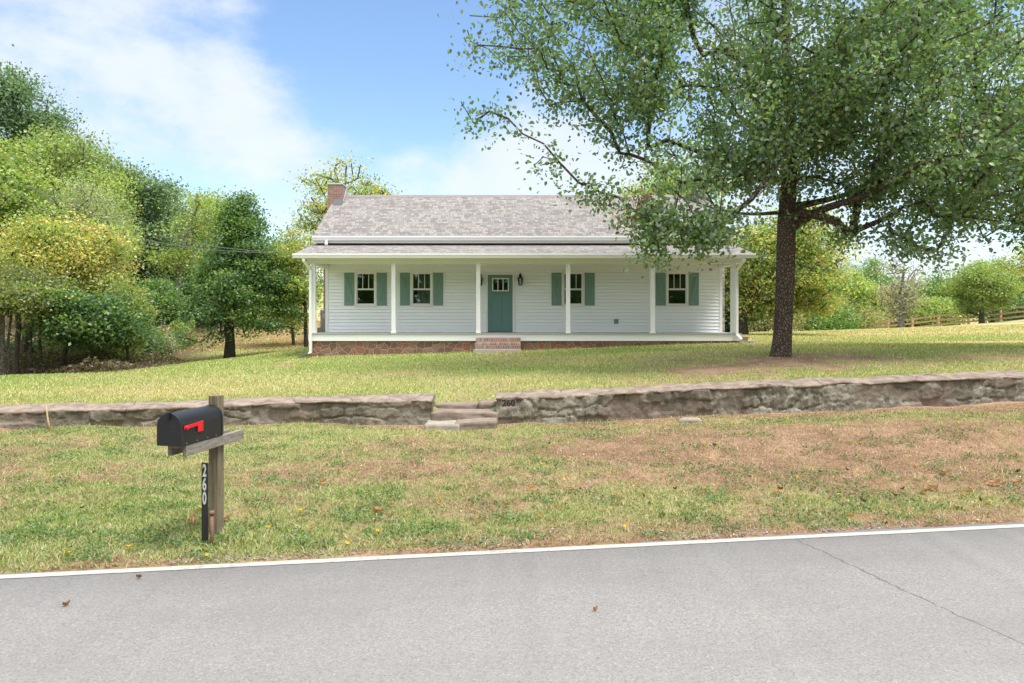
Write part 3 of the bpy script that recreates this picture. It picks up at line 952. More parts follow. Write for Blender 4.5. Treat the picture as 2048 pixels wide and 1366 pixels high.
# windows and shutters
for a, b in WIN:
    x0, x1 = X_(a, WY), X_(b, WY)
    y = WY - 0.045
    mb = MB()
    cw = 0.062
    mb.box(x0, x0 + cw, y, WY + 0.06, wz0, wz1 - 0.001)
    mb.box(x1 - cw, x1, y, WY + 0.06, wz0, wz1 - 0.001)
    mb.box(x0 - 0.012, x1 + 0.012, y - 0.006, WY + 0.06, wz1, wz1 + 0.055)
    mb.box(x0 + cw + .001, x1 - cw - .001, y, WY + 0.06, wz1 - 0.04, wz1 - 0.001)
    mb.box(x0 + cw + .001, x1 - cw - .001, y, WY + 0.06, wz0, wz0 + 0.05)
    mb.box(x0 - 0.02, x1 + 0.02, y - 0.025, WY + 0.03, wz0 - 0.032, wz0 - 0.001)
    win = mb.build('window', MAT['trim'], house, 0.003)
    i0, i1, j0, j1 = x0 + cw, x1 - cw, wz0 + 0.05, wz1 - 0.04
    zm = Z_(578.6, WY)
    mb = MB()
    sw = 0.028
    ys = WY - 0.02
    for (u0, u1, v0, v1, yy) in ((i0, i1, zm, j1, ys), (i0, i1, j0, zm, ys + 0.022)):
        mb.box(u0 + .001, u0 + sw, yy, yy + 0.02, v0 + .001, v1 - .001); mb.box(u1 - sw, u1 - .001, yy, yy + 0.02, v0 + .001, v1 - .001)
        mb.box(u0 + sw + .001, u1 - sw - .001, yy, yy + 0.02, v1 - sw, v1 - .001); mb.box(u0 + sw + .001, u1 - sw - .001, yy, yy + 0.02, v0 + .001, v0 + sw)
    for k in (1, 2):
        xm = i0 + (i1 - i0) * k / 3
        mb.box(xm - 0.011, xm + 0.011, ys + 0.002, ys + 0.018, zm + sw + .001, j1 - sw - .001)
    mb.build('sash', MAT['white_paint'], win, 0.002)
    mb = MB()
    mb.box(i0 + 0.02, i1 - 0.02, ys + 0.009, ys + 0.012, zm + 0.02, j1 - 0.02)
    mb.box(i0 + 0.02, i1 - 0.02, ys + 0.031, ys + 0.034, j0 + 0.02, zm + 0.01)
    mb.build('pane', MAT['glass'], win)
    if a == 821.4:
        n = 40
        xs_ = np.linspace(i0 + 0.16, i1, n)
        vs = [(x, WY + 0.12 + 0.012 * math.sin(k * 1.3), z) for z in (j0 - 0.1, j1 + 0.05) for k, x in enumerate(xs_)]
        MB().add(vs, [(k, k + 1, n + k + 1, n + k) for k in range(n - 1)]).build('curtain', MAT['curtain'], win, smooth=True)
    for side in (0, 1):
        sx0, sx1 = (x0 - 0.375, x0 - 0.022) if side == 0 else (x1 + 0.022, x1 + 0.375)
        s0, s1 = Z_(611, WY), Z_(546, WY)
        mb = MB(); nb = 4
        pw = (sx1 - sx0) / nb
        for k in range(nb):
            mb.box(sx0 + k * pw + 0.002, sx0 + (k + 1) * pw - 0.002, WY - 0.044, WY - 0.024, s0, s1)
        yr = WY - 0.064
        for zz in (s0 + 0.02, s1 - 0.15):
            mb.box(sx0 + 0.003, sx1 - 0.003, yr, WY - 0.0445, zz, zz + 0.125)
        zl, zu = s0 + 0.155, s1 - 0.16
        xa, xb = (sx0 + 0.05, sx1 - 0.05)
        if side == 1: xa, xb = xb, xa
        p0, p1 = Vector((xa, yr + 0.01, zu)), Vector((xb, yr + 0.01, zl))
        dd = (p1 - p0); L = dd.length; dd.normalize()
        nn = Vector((dd.z, 0, -dd.x))
        mb.obox((p0 + p1) / 2, dd, (0, 1, 0), nn, L / 2 - 0.02, 0.009, 0.045)
        mb.build('shutter', MAT['shutter_paint'], house, 0.003)

# door
y = WY - 0.02
fx0, fx1, fz1 = X_(971.7, WY), X_(1029.5, WY), Z_(545.7, WY)
mb = MB()
mb.box(fx0, dx0 - 0.001, WY - 0.05, WY + 0.08, ZF + 0.001, fz1 - 0.07)
mb.box(dx1 + 0.001, fx1, WY - 0.05, WY + 0.08, ZF + 0.001, fz1 - 0.07)
mb.box(fx0 - 0.01, fx1 + 0.01, WY - 0.054, WY + 0.08, fz1 - 0.069, fz1)
mb.build('door_frame', MAT['trim'], house, 0.003)
lx0, lx1, lz0, lz1 = X_(985.5, WY), X_(1016.5, WY), Z_(581.5, WY), Z_(557.5, WY)
mb = MB()
dt = fz1 - 0.072
p1a, p1b = X_(985.5, WY), X_(1002.5, WY)
p2a, p2b = X_(1005, WY), X_(1020.5, WY)
pz0, pz1 = Z_(649.5, WY), Z_(590, WY)
db = ZF + 0.02
e = 0.0008
mb.box(dx0, lx0 - e, y, y + 0.04, db, dt)
mb.box(lx1 + e, dx1, y, y + 0.04, pz1, dt)
mb.box(lx0, lx1, y, y + 0.04, lz1 + e, dt)
mb.box(lx0, lx1, y, y + 0.04, pz1, lz0 - e)
mb.box(p1a, p1b, y + 0.012, y + 0.04, pz0 + e, pz1 - e)
mb.box(p1b + e, p2a - e, y, y + 0.04, pz0 + e, pz1 - e)
mb.box(p2a, p2b, y + 0.012, y + 0.04, pz0 + e, pz1 - e)
mb.box(p2b + e, dx1, y, y + 0.04, pz0 + e, pz1 - e)
mb.box(lx0, dx1, y, y + 0.04, db, pz0)
door = mb.build('door', MAT['door_paint'], house, 0.002)
mb = MB()
fw = 0.03
mb.box(lx0 - 0.02, lx0 + 0.015, y - 0.012, y + 0.03, lz0 - 0.02, lz1 + 0.02); mb.box(lx1 - 0.015, lx1 + 0.02, y - 0.012, y + 0.03, lz0 - 0.02, lz1 + 0.02)
mb.box(lx0 + 0.016, lx1 - 0.016, y - 0.012, y + 0.03, lz1 - 0.015, lz1 + 0.02); mb.box(lx0 + 0.016, lx1 - 0.016, y - 0.012, y + 0.03, lz0 - 0.02, lz0 + 0.015)
for k in (1, 2):
    xm = lx0 + (lx1 - lx0) * k / 3
    mb.box(xm - 0.014, xm + 0.014, y - 0.010, y + 0.028, lz0 + 0.0155, lz1 - 0.0155)
mb.build('window_frame', MAT['white_paint'], door, 0.002)
MB().box(lx0 + 0.01, lx1 - 0.01, y + 0.008, y + 0.012, lz0 + 0.01, lz1 - 0.01).build('pane', MAT['glass'], door)
mb = MB()
zs = Z_(585, WY)
mb.box(lx0 - 0.06, lx1 + 0.06, y - 0.035, y - 0.001, zs, zs + 0.022)
for k in range(3):
    xm = lx0 + (lx1 - lx0) * (k + 0.5) / 3
    mb.box(xm - 0.03, xm + 0.03, y - 0.024, y - 0.001, zs - 0.035, zs - 0.001)
mb.build('dentil_shelf', MAT['door_paint'], door, 0.002)
hx = X_(978.8, WY)
for nm, zz, rr in (('deadbolt', Z_(606.5, WY), 0.028), ('knob', Z_(614, WY), 0.032)):
    mb = MB().tube([(hx, y - 0.001, zz), (hx, y - 0.012, zz)], rr, 14)
    mb.tube([(hx, y - 0.012, zz), (hx, y - 0.04, zz), (hx, y - 0.055, zz), (hx, y - 0.07, zz)], [0.012, 0.012, rr * 0.9, rr * 0.5], 14)
    mb.build(nm, MAT['nickel'], door, smooth=True)
MB().box(dx0, dx1, WY - 0.06, WY + 0.04, ZF + 0.0005, ZF + 0.018).build('threshold', MAT['dark_metal'], house)
# outdoor socket on the wall
ox, oz = X_(1232, WY), Z_(643, WY)
mb = MB().box(ox - 0.05, ox + 0.05, WY - 0.075, WY - 0.02, oz - 0.06, oz + 0.06).box(ox - 0.075, ox + 0.075, WY - 0.035, WY - 0.02, oz - 0.08, oz + 0.075)
mb.prism([(ox - 0.08, WY - 0.02, oz + 0.1), (ox - 0.08, WY - 0.11, oz + 0.07), (ox - 0.08, WY - 0.11, oz + 0.06), (ox - 0.08, WY - 0.02, oz + 0.085)], (0.16, 0, 0))
mb.build('outlet_cover', MAT['grey_plastic'], house, 0.003)

# chimneys
CY0, CY1 = 26.3, 27.05
cz = Z_(369, CY0)
mb = MB()
cxl, cxr = X_(655, CY0), X_(684.4, CY0)
zst = Z_(620, CY0)
mb.box(cxl, cxr, CY0, CY1, ZR - 1.0, cz)
mb.box(X_(647, CY0), XL - 0.002, CY0 + 0.001, CY1 + 0.1, zst, ZR - 1.0)
ch = mb.build('chimney', MAT['chimney_brick'], house)
mb = MB()
mb.box(cxl - 0.02, cxr + 0.02, CY0 - 0.02, CY1 + 0.02, cz + 0.001, cz + 0.06)
mb.build('cap', MAT['grey_metal'], ch, 0.006)
mb = MB()
fz = ZR - sl * (RY - CY0)
mb.prism([(cxr - 0.32, CY0 - 0.005, fz + 0.16), (cxr - 0.32, CY0 - 0.16, fz - 0.09), (cxr - 0.32, CY0 - 0.15, fz - 0.1), (cxr - 0.32, CY0 - 0.001, fz + 0.0)], (0.34, 0, 0))
mb.build('flashing', MAT['dark_metal'], ch); mb = MB()
mb.prism([(cxr + 0.004, CY0 - 0.1, fz - 0.05), (cxr + 0.004, RY, ZR + 0.03), (cxr + 0.004, RY, ZR + 0.36), (cxr + 0.004, CY0 + 0.2, fz + 0.2)], (0.012, 0, 0))
mb.build('flashing', MAT['grey_metal'], ch)
mb = MB()
mb.box(X_(642, CY0), XL - 0.004, CY0 - 0.1, CY1 + 0.25, zb, zst)
mb.box(X_(636, CY0), X_(642, CY0) - 0.001, CY0 - 0.1, CY1 + 0.2, zb, Z_(655, CY0))
mb.build('chimney_base', MAT['grey_stone'], ch)
mb = MB()
rx0, rx1 = X_(1391, CY0), X_(1413, CY0)
mb.box(rx0, rx1, CY0, CY1, ZR - 1.2, Z_(348, CY0))
mb.box(XR + 0.002, X_(1449.5, CY0), CY0 + 0.001, CY1 + 0.3, zb, ZR - 1.6)
ch2 = mb.build('chimney', MAT['grey_stone'], house)
MB().box(rx0 - 0.04, rx1 + 0.04, CY0 - 0.04, CY1 + 0.04, Z_(348, CY0) + 0.001, Z_(344, CY0)).build('cap', MAT['concrete'], ch2, 0.01)

# brick steps in front of the door
sx0, sx1 = X_(952, 21.9), X_(1041, 21.9)
z2, z1_ = Z_(675, 21.9), Z_(686, 21.6)
zg = gz(-0.4, 21.5)
st = empty('brick_steps', ((sx0 + sx1) / 2, 21.8, zg), 'low brick steps in worn mixed red and grey bricks below the front door', 'steps')
MB().box(sx0 - 0.02, sx1 + 0.01, 21.58, 21.92, zg - 0.3, z1_).build('step', MAT['step_brick'], st, 0.008)
MB().box(sx0, sx1, 21.921, FY - 0.003, zg - 0.3, z2).build('step', MAT['step_brick'], st, 0.008)
MB().box(X_(946.7, 21.5), X_(1042.7, 21.5), 21.46, 21.579, zg - 0.3, Z_(699.5, 21.46)).build('base_slab', MAT['concrete'], st, 0.01)
# side steps at the right end
zg2 = gz(XR + 0.3, 22.9)
st2 = empty('brick_steps', (XR + 0.4, 23, zg2), 'small red brick end step with a flat stone slab beside the far porch corner', 'steps')
MB().box(XR + 0.005, X_(1496, 22.9), 22.9, 23.8, zg2 - 0.3, Z_(673.5, 22.9)).build('step', MAT['side_brick'], st2, 0.008)
MB().box(X_(1496, 22.9) + 0.002, X_(1513, 22.9), 22.85, 23.8, zg2 - 0.3, Z_(681.5, 22.9)).build('slab', MAT['concrete'], st2, 0.01)

# splash blocks
for x, s, lab in ((xl - 0.12, -1, 'dark tilted splash plate under the downspout beside the stone foundation'), (xr + 0.22, 1, 'flat splash plate under the downspout by the end step')):
    zz = gz(x, FY - 0.25)
    d = Vector((s * 0.8, -0.35, -0.28)).normalized() if s < 0 else Vector((s * 0.9, -0.3, -0.08)).normalized()
    sd = Vector((-d.y, d.x, 0)).normalized(); up = sd.cross(d) if sd.cross(d).z > 0 else d.cross(sd)
    c = Vector((x, FY - 0.25, zz + 0.05))
    mb = MB().obox(c, d, sd, up, 0.22, 0.09, 0.01)
    mb.obox(c + sd * 0.085 + up * 0.0261, d, sd, up, 0.22, 0.008, 0.015).obox(c - sd * 0.085 + up * 0.0261, d, sd, up, 0.22, 0.008, 0.015)
    tag(mb.build('splash_block', MAT['dark_metal'] if s < 0 else MAT['grey_metal']), lab, 'splash block')

# lanterns
for px, lab in ((1040.5, 'black carriage lantern on the siding, in clear view beside the door'), (960.5, 'black carriage lantern mostly hidden behind a porch post')):
    x = X_(px, WY); zt, zb2 = Z_(552, WY), Z_(571.5, WY)
    ln = empty('wall_lantern', (x, WY - 0.03, zb2), lab, 'lantern', 'lanterns flanking the front door')
    yc = WY - 0.16
    mb = MB().box(x - 0.045, x + 0.045, WY - 0.045, WY - 0.024, zt - 0.1, zt + 0.07)
    mb.tube([(x, WY - 0.045, zt), (x, WY - 0.1, zt + 0.06), (x, yc, zt + 0.09), (x, yc, zt + 0.02)], 0.01, 8)
    mb.tube([(x, yc, zt + 0.02), (x, yc, zt + 0.13)], [0.012, 0.005], 8)
    mb.build('bracket', MAT['black_metal'], ln)
    rt = zt - 0.06
    MB().tube([(x, yc, rt - 0.04), (x, yc, rt - 0.03), (x, yc, rt + 0.04), (x, yc, rt + 0.07)], [0.1, 0.1, 0.04, 0.025], 6).build('lantern_roof', MAT['black_metal'], ln)
    mb = MB()
    b0, b1 = zb2 + 0.02, rt - 0.04
    for k in range(6):
        a = math.pi / 3 * k
        mb.tube([(x + 0.062 * math.cos(a), yc + 0.062 * math.sin(a), b0), (x + 0.088 * math.cos(a), yc + 0.088 * math.sin(a), b1)], 0.0075, 5)
    for k in range(6):
        a = math.pi / 3 * k; a2 = a + math.pi / 3
        mb.tube([(x + 0.064 * math.cos(a), yc + 0.064 * math.sin(a), b0 + 0.02), (x + 0.085 * math.cos(a2), yc + 0.085 * math.sin(a2), b1 - 0.02)], 0.004, 4)
    mb.tube([(x, yc, zb2), (x, yc, b0 + 0.006)], [0.05, 0.072], 6)
    mb.build('cage', MAT['black_metal'], ln)
    MB().tube([(x, yc, b0 + 0.005), (x, yc, b1 - 0.005)], [0.055, 0.078], 6).build('lantern_glass', MAT['glass'], ln)
    MB().tube([(x, yc, b0 + 0.006), (x, yc, b0 + 0.1)], 0.014, 8).build('candle', MAT['trim'], ln)


# ------------------------------------------------------------------ stone walls
def stone_wall(x0, x1, label, seed, ends):
    rng = np.random.default_rng(seed)
    L = x1 - x0
    th = 0.46
    xm = (x0 + x1) / 2
    root = empty('stone_wall', (xm, float(yw(xm)) + th / 2, float(wall_base(xm))), label, 'wall', 'stone retaining walls')
    # stones laid in rough courses, each with its own half width and half height
    pts = []
    for r, (v0, v1) in enumerate(((-0.16, 0.09), (0.09, 0.27), (0.27, 0.52))):
        x = x0 - 0.3 + rng.uniform(0, 0.3)
        while x < x1 + 0.3:
            wd = rng.uniform(0.25, 0.95) if r else rng.uniform(0.3, 0.7)
            j0, j1 = rng.uniform(-0.04, 0.04, 2)
            if r == 1 and rng.random() < 0.25: j1 = 0.2
            pts.append((x + wd / 2, (v0 + v1 + j0 + j1) / 2, wd / 2, (v1 + j1 - v0 - j0) / 2))
            x += wd
    pts = np.array(pts); rid = rng.random(len(pts)); roff = rng.uniform(-0.022, 0.022, len(pts))
    n = int(L / 0.022); xs = np.linspace(x0, x1, n)
    nv = 26
    tv = np.linspace(0, 1, nv)
    XX = np.repeat(xs[:, None], nv, 1)
    zb_ = wall_base(xs) - 0.12; zt_ = wall_top(xs) - 0.03
    ZZ = zb_[:, None] + (zt_ - zb_)[:, None] * tv[None]
    vv = ZZ - wall_base(xs)[:, None]
    wx = XX + 0.22 * (fbm(XX * 3.5, vv * 3.5, seed + 1) - .5); wv = vv + 0.16 * (fbm(XX * 5, vv * 5, seed + 2) - .5)
    d = np.full(XX.shape, 1e9); d2 = np.full(XX.shape, 1e9); ci = np.zeros(XX.shape, int)
    for k, (pxx, pv, pw_, ph_) in enumerate(pts):
        lo = np.searchsorted(xs, pxx - 1.3); hi = np.searchsorted(xs, pxx + 1.3)
        if hi <= lo: continue
        q = (np.abs((wx[lo:hi] - pxx) / pw_) ** 4 + np.abs((wv[lo:hi] - pv) / ph_) ** 4) ** 0.25
        a = d[lo:hi]; b = d2[lo:hi]; c = ci[lo:hi]
        m = q < a
        b[:] = np.where(m, a, np.minimum(b, q)); c[m] = k; a[:] = np.where(m, q, a)
    edge = d2 - d
    bul = sstep(0.0, 0.35, edge)
    disp = 0.019 * bul + roff[ci] * 1.3 * bul + 0.03 * (fbm(XX * 9, vv * 9, seed + 3) - .5) + 0.02 * (fbm(XX * 30, vv * 30, seed + 4, 3) - .5)
    YY = yw(XX) + 0.06 - disp
    back = np.stack([xs, yw(xs) + th, zt_], -1); back0 = np.stack([xs, yw(xs) + th, zb_], -1)
    prof = np.concatenate([np.stack([XX, YY, ZZ], -1), back[:, None], back0[:, None]], 1)
    k = nv + 2
    idx = np.arange(n * k).reshape(n, k)
    j = np.r_[np.arange(1, k), 0]
    Fq = np.stack([idx[:-1], idx[1:], idx[1:][:, j], idx[:-1][:, j]], -1).reshape(-1, 4)
    pad = lambda A, v: np.concatenate([A, np.full((n, 2), v)], 1).ravel()
    lich = sstep(0.50, 0.62, fbm(XX * 1.1, vv * 1.5, seed + 6)) * (0.35 + 0.65 * sstep(-3, 1, XX))
    moss = sstep(0.50, 0.62, fbm(XX * 1.6 + 40, vv * 2.0, seed + 7)) * (0.5 + 0.5 * sstep(-0.1, 0.3, vv))
    at_ = dict(stone=pad(rid[ci], .5), mort=pad((1 - sstep(0.02, 0.14, edge)) * sstep(.3, .6, fbm(XX * 2, vv * 3, seed + 20)), 0), lich=pad(lich, 0), moss=pad(moss, 0))
    V = prof.reshape(-1, 3)
    o = np_mesh('stonework', V, [Fq], MAT['field_stone'], root, None, at_, True)
    # end faces as their own little grids
    bm = bmesh.new(); bm.from_mesh(o.data); bm.verts.ensure_lookup_table()
    for e_ in (0, n - 1):
        vs = [bm.verts[i] for i in idx[e_]]
        try: bm.faces.new(vs if e_ else list(reversed(vs)))
        except ValueError: pass
    bm.to_mesh(o.data); bm.free()
    # mortar cap
    nc = int(L / 0.03); xs = np.linspace(x0 - 0.012, x1 + 0.012, nc)
    tt = np.linspace(0, 1, 14)
    XX = np.repeat(xs[:, None], 14, 1)
    ov = -0.004 + 0.12 * (fbm(xs * 1.7, xs * 0 + seed, seed + 8) - .5) + 0.09 * (fbm(xs * 8, xs * 0, seed + 9) - .5)
    YY = yw(xs)[:, None] - ov[:, None] + 0.015 + (th + ov)[:, None] * tt[None]
    zt2 = wall_top(xs)
    ZZ = zt2[:, None] + 0.07 * tt[None] ** 0.7 - 0.02 + 0.06 * (fbm(XX * 1.6, YY * 3, seed + 10) - .5) + 0.022 * (fbm(XX * 9, YY * 12, seed + 11, 4) - .5)
    thk = 0.012 + 0.05 * fbm(xs * 2.6, xs * 0 + 5, seed + 12) ** 1.5
    bot = np.stack([xs, YY[:, 0] + 0.012, ZZ[:, 0] - thk], -1); botb = np.stack([xs, YY[:, -1] - 0.01, ZZ[:, -1] - 0.09], -1)
    prof = np.concatenate([np.stack([XX, YY, ZZ], -1), botb[:, None], bot[:, None]], 1)
    k = 16; idx = np.arange(nc * k).reshape(nc, k); j = np.r_[np.arange(1, k), 0]
    Fq = np.stack([idx[:-1], idx[1:], idx[1:][:, j], idx[:-1][:, j]], -1).reshape(-1, 4)
    o = np_mesh('mortar_cap', prof.reshape(-1, 3), [Fq], MAT['mortar_cap'], root, None, None, False)
    bm = bmesh.new(); bm.from_mesh(o.data); bm.verts.ensure_lookup_table()
    for e_ in (0, nc - 1):
        vs = [bm.verts[i] for i in idx[e_]]
        try: bm.faces.new(vs if e_ else list(reversed(vs)))
        except ValueError: pass
    bm.to_mesh(o.data); bm.free()
    return root


GX0, GX1 = X_(863, 11.42), X_(993, 11.42)
w1 = stone_wall(-17.0, GX0, 'low stone retaining wall behind the mailbox, with browner bare stones and pale mortar top', 101, 1)
w2 = stone_wall(GX1, 19.0, 'taller lichen covered stone retaining wall with a painted house number at its end', 202, 0)
vs, fs = text_mb('260', 0.145, (X_(1004, 11.4), float(yw(0)) - 0.062, Z_(812, 11.4)), (1, 0.04, 0), (0, 0, 1), 0, (0, -1, 0), 0.006)
MB().add(vs, fs).build('painted_number', MAT['paint_black'], w2)

# stone steps in the gap
ss = empty('stone_steps', ((GX0 + GX1) / 2, 11.6, 0.1), 'three rough weathered stone steps in the gap between the two walls', 'steps')


def slab(x0, x1, y0, y1, z0, z1, name, mat, parent, seed, amp=0.03, tilt=0.0, res=0.03, lens=0.0):
    bm = bmesh.new()
    bmesh.ops.create_cube(bm, size=1.0)
    for v in bm.verts:
        v.co = Vector((x0 + (v.co.x + .5) * (x1 - x0), y0 + (v.co.y + .5) * (y1 - y0), z0 + (v.co.z + .5) * (z1 - z0)))
    bmesh.ops.bevel(bm, geom=list(bm.edges), offset=0.008, segments=2, affect='EDGES')
    bmesh.ops.subdivide_edges(bm, edges=[e for e in bm.edges if e.calc_length() > res * 3], cuts=6, use_grid_fill=True)
    bmesh.ops.subdivide_edges(bm, edges=[e for e in bm.edges if e.calc_length() > res * 2], cuts=2, use_grid_fill=True)
    co = np.array([v.co for v in bm.verts])
    n1 = fbm(co[:, 0] * 3, co[:, 1] * 3 + co[:, 2] * 5, seed) - .5; n2 = fbm(co[:, 0] * 3 + 9, co[:, 2] * 6, seed + 1) - .5
    n3 = fbm(co[:, 0] * 14, co[:, 1] * 14 + co[:, 2] * 14, seed + 2) - .5
    for i, v in enumerate(bm.verts):
        v.co.z += n1[i] * amp * 1.6 + n3[i] * amp * 0.9 + tilt * (v.co.x - (x0 + x1) / 2)
        v.co.y += n2[i] * amp * 2.2 + n3[i] * amp * 1.0
        if lens:
            q = ((v.co.x - (x0 + x1) / 2) / (x1 - x0) * 2) ** 2
            v.co.z -= lens * q * q; v.co.y -= (v.co.y - (y0 + y1) / 2) * 0.6 * q
    off = wloc(parent) if parent else Vector((0, 0, 0))
    for v in bm.verts: v.co -= off
    me = bpy.data.meshes.new(name); bm.to_mesh(me); bm.free()
    for p in me.polygons: p.use_smooth = True
    me.materials.append(mat)
    o = bpy.data.objects.new(name, me); COL.objects.link(o)
    if parent: o.parent = parent
    return o


slab(GX0 - 0.07, GX0 + 0.5, 11.0, 11.5, -0.1, Z_(848, 11.02), 'step', MAT['pale_stone'], ss, 5, 0.02)
slab(GX0 + 0.42, GX1 + 0.01, 11.02, 11.52, -0.1, Z_(844, 11.04), 'step', MAT['step_stone'], ss, 6, 0.03, 0.06)
slab(GX0 - 0.02, GX1 + 0.03, 11.42, 11.86, -0.1, Z_(824, 11.44), 'step', MAT['step_stone'], ss, 7, 0.028)
slab(GX0 - 0.02, GX1 - 0.33, 11.82, 12.2, -0.1, Z_(807.5, 11.84), 'step', MAT['step_stone'], ss, 8, 0.025)
slab(GX1 - 0.325, GX1 + 0.04, 11.8, 12.2, 0.1, Z_(805, 11.82), 'step', MAT['step_stone'], ss, 9, 0.025)

fx = X_(1380, 11.0)
fsn = slab(fx - 0.21, fx + 0.2, 10.85, 11.1, gz(fx, 10.95) - 0.05, gz(fx, 10.95) + 0.055, 'flat_stone', MAT['pale_stone'], None, 15, 0.035, lens=0.05)
tag(fsn, 'single flat pale stone lying in the grass at the foot of the lichen covered wall', 'stone')
x = X_(97, 11.0)
mb = MB().tube([at(93, 812, 11.05), at(94, 826, 11.02), at(96, 840, 11.0), at(99, 856, 10.95)], [0.008, 0.012, 0.013, 0.018], 7)
tag(mb.build('dry_root', MAT['pale_root'], smooth=True), 'pale dry root running down the face of the wall behind the mailbox', 'root')

# ------------------------------------------------------------------ mailbox
ph = R(-10)
wd = Vector((math.cos(ph), math.sin(ph), 0)); ax = Vector((-math.sin(ph), math.cos(ph), 0)); up = Vector((0, 0, 1))
Yd = 5.46
mbz = Z_(893, Yd)
c0 = Vector(((X_(337, Yd)), Yd + 0.02, mbz))       # centre of door bottom edge
W2, H, LN = 0.105, 0.262, 0.55
mroot_p = c0 + ax * 0.60 + wd * 0.014
pzg = gz(mroot_p.x, mroot_p.y)
mail = empty('mailbox', (mroot_p.x, mroot_p.y, pzg), 'black arched metal mailbox with red flag on a weathered wooden post', 'mailbox')


def arch(w, h, n=18):
    pts = [(-w, 0.0), (w, 0.0)]
    for k in range(n + 1):
        a = math.pi * k / n
        pts.append((w * math.cos(a), h - w + w * math.sin(a)))
    return pts


tilt = 0.0
mk = lambda p, q, l: c0 + wd * p + up * q + ax * l
prof = arch(W2, H)
mb = MB().prism([mk(p, q, 0.015) for p, q in prof], ax * (LN - 0.015))
box = mb.build('letter_box', MAT['mailbox'], mail, 0.003)
mb = MB().prism([mk(p * 1.04, q * 1.012 + 0.001, -0.012) for p, q in prof], ax * 0.0265)
dr = mb.build('box_door', MAT['mailbox'], mail, 0.004)
mb = MB().obox(mk(0, H * 0.93, -0.02), wd, ax, up, 0.012, 0.012, 0.03)
mb.obox(mk(0, H * 1.0, 0.0), wd, ax, up, 0.012, 0.02, 0.012)
mb.build('latch', MAT['black_metal'], dr, 0.002)
mb = MB().prism([mk(p * 1.05, q * 1.02, LN - 0.012) for p, q in prof], ax * 0.018)
mb.build('rear_rim', MAT['mailbox'], box, 0.003)
# rivets
for l in (0.06, 0.2, 0.34, 0.46):
    MB().obox(mk(W2 + 0.001, 0.015, l), wd, ax, up, 0.003, 0.003, 0.003).build('rivet', MAT['grey_metal'], box)
# flag on the right side
sd = W2 + 0.006
P = lambda l, q: mk(sd, q, l)
mb = MB()
mb.prism([P(0.02, 0.13), P(0.02, 0.158), P(0.265, 0.172), P(0.265, 0.085), P(0.195, 0.085), P(0.195, 0.137)], wd * 0.006)
mb.tube([P(0.045, 0.143), P(0.045, 0.143) + wd * 0.022], 0.016, 12)
mb.build('flag', MAT['red_paint'], mail, 0.002)
# post
pc = mroot_p
mb = MB().obox(Vector((pc.x, pc.y, (pzg - 0.3 + Z_(790.5, pc.y)) / 2)), wd, ax, up, 0.046, 0.046, (Z_(790.5, pc.y) - pzg + 0.3) / 2)
mb.build('post', MAT['post_wood'], mail, 0.005)
for s, nm in ((-1, 'arm'), (1, 'arm')):
    cc = pc + wd * (s * 0.0665); cc.z = mbz - 0.049
    MB().obox(cc - ax * 0.115, wd, ax, up, 0.019, 0.415, 0.045).build('support_arm', MAT['arm_wood'], mail, 0.004)
cc = pc - ax * 0.33; cc.z = mbz - 0.012
MB().obox(cc, wd, ax, up, 0.046, 0.25, 0.009).build('mounting_board', MAT['arm_wood'], mail, 0.003)

# number marker strip
xs0 = X_(410, 5.80)
zs0 = gz(xs0, 5.80)
nm = empty('house_number_marker', (xs0, 5.80, zs0), 'upright black strip with white house number digits beside the mailbox post', 'number sign')
ztop = Z_(925.5, 5.80)
wd2 = Vector((math.cos(R(-8)), math.sin(R(-8)), 0)); nr = Vector((wd2.y, -wd2.x, 0))
cen = Vector((xs0, 5.80, (zs0 - 0.1 + ztop) / 2))
MB().obox(cen, wd2, -nr, up, 0.029, 0.006, (ztop - zs0 + 0.1) / 2).build('strip', plain('strip_black', (0.02, 0.02, 0.022), 0.6, 0.5, 60), nm, 0.002)
for k, ch_ in enumerate('260'):
    vs, fs = text_mb(ch_, 0.145, (0, 0, 0), (1, 0, 0), (0, 0, 1), 0, (0, -1, 0), 0.005)
    mnx = min(v.x for v in vs); mxx = max(v.x for v in vs); mnz = min(v.z for v in vs)
    sx = 0.036 / (mxx - mnx)
    zb3 = ztop - 0.118 - k * 0.118
    o3 = [Vector((xs0, 5.80, zb3)) + wd2 * ((v.x - (mnx + mxx) / 2) * sx) + up * (v.z - mnz) + nr * 0.0085 for v in vs]
    MB().add(o3, fs).build('digit', MAT['digit_white'], nm)
# rusty stake
xk = X_(424, 5.76); zk = gz(xk, 5.76)
sk = MB().tube([(xk, 5.76, zk - 0.1), (xk - 0.004, 5.77, zk + 0.1), (xk - 0.008, 5.775, Z_(1024, 5.77))], 0.015, 10)
sk.tube([(xk - 0.008, 5.775, Z_(1030, 5.77)), (xk - 0.008, 5.775, Z_(1022, 5.77))], 0.021, 10)
tag(sk.build('metal_stake', MAT['rust'], smooth=True), 'short rusty metal pipe stake standing against the foot of the mailbox post', 'stake')

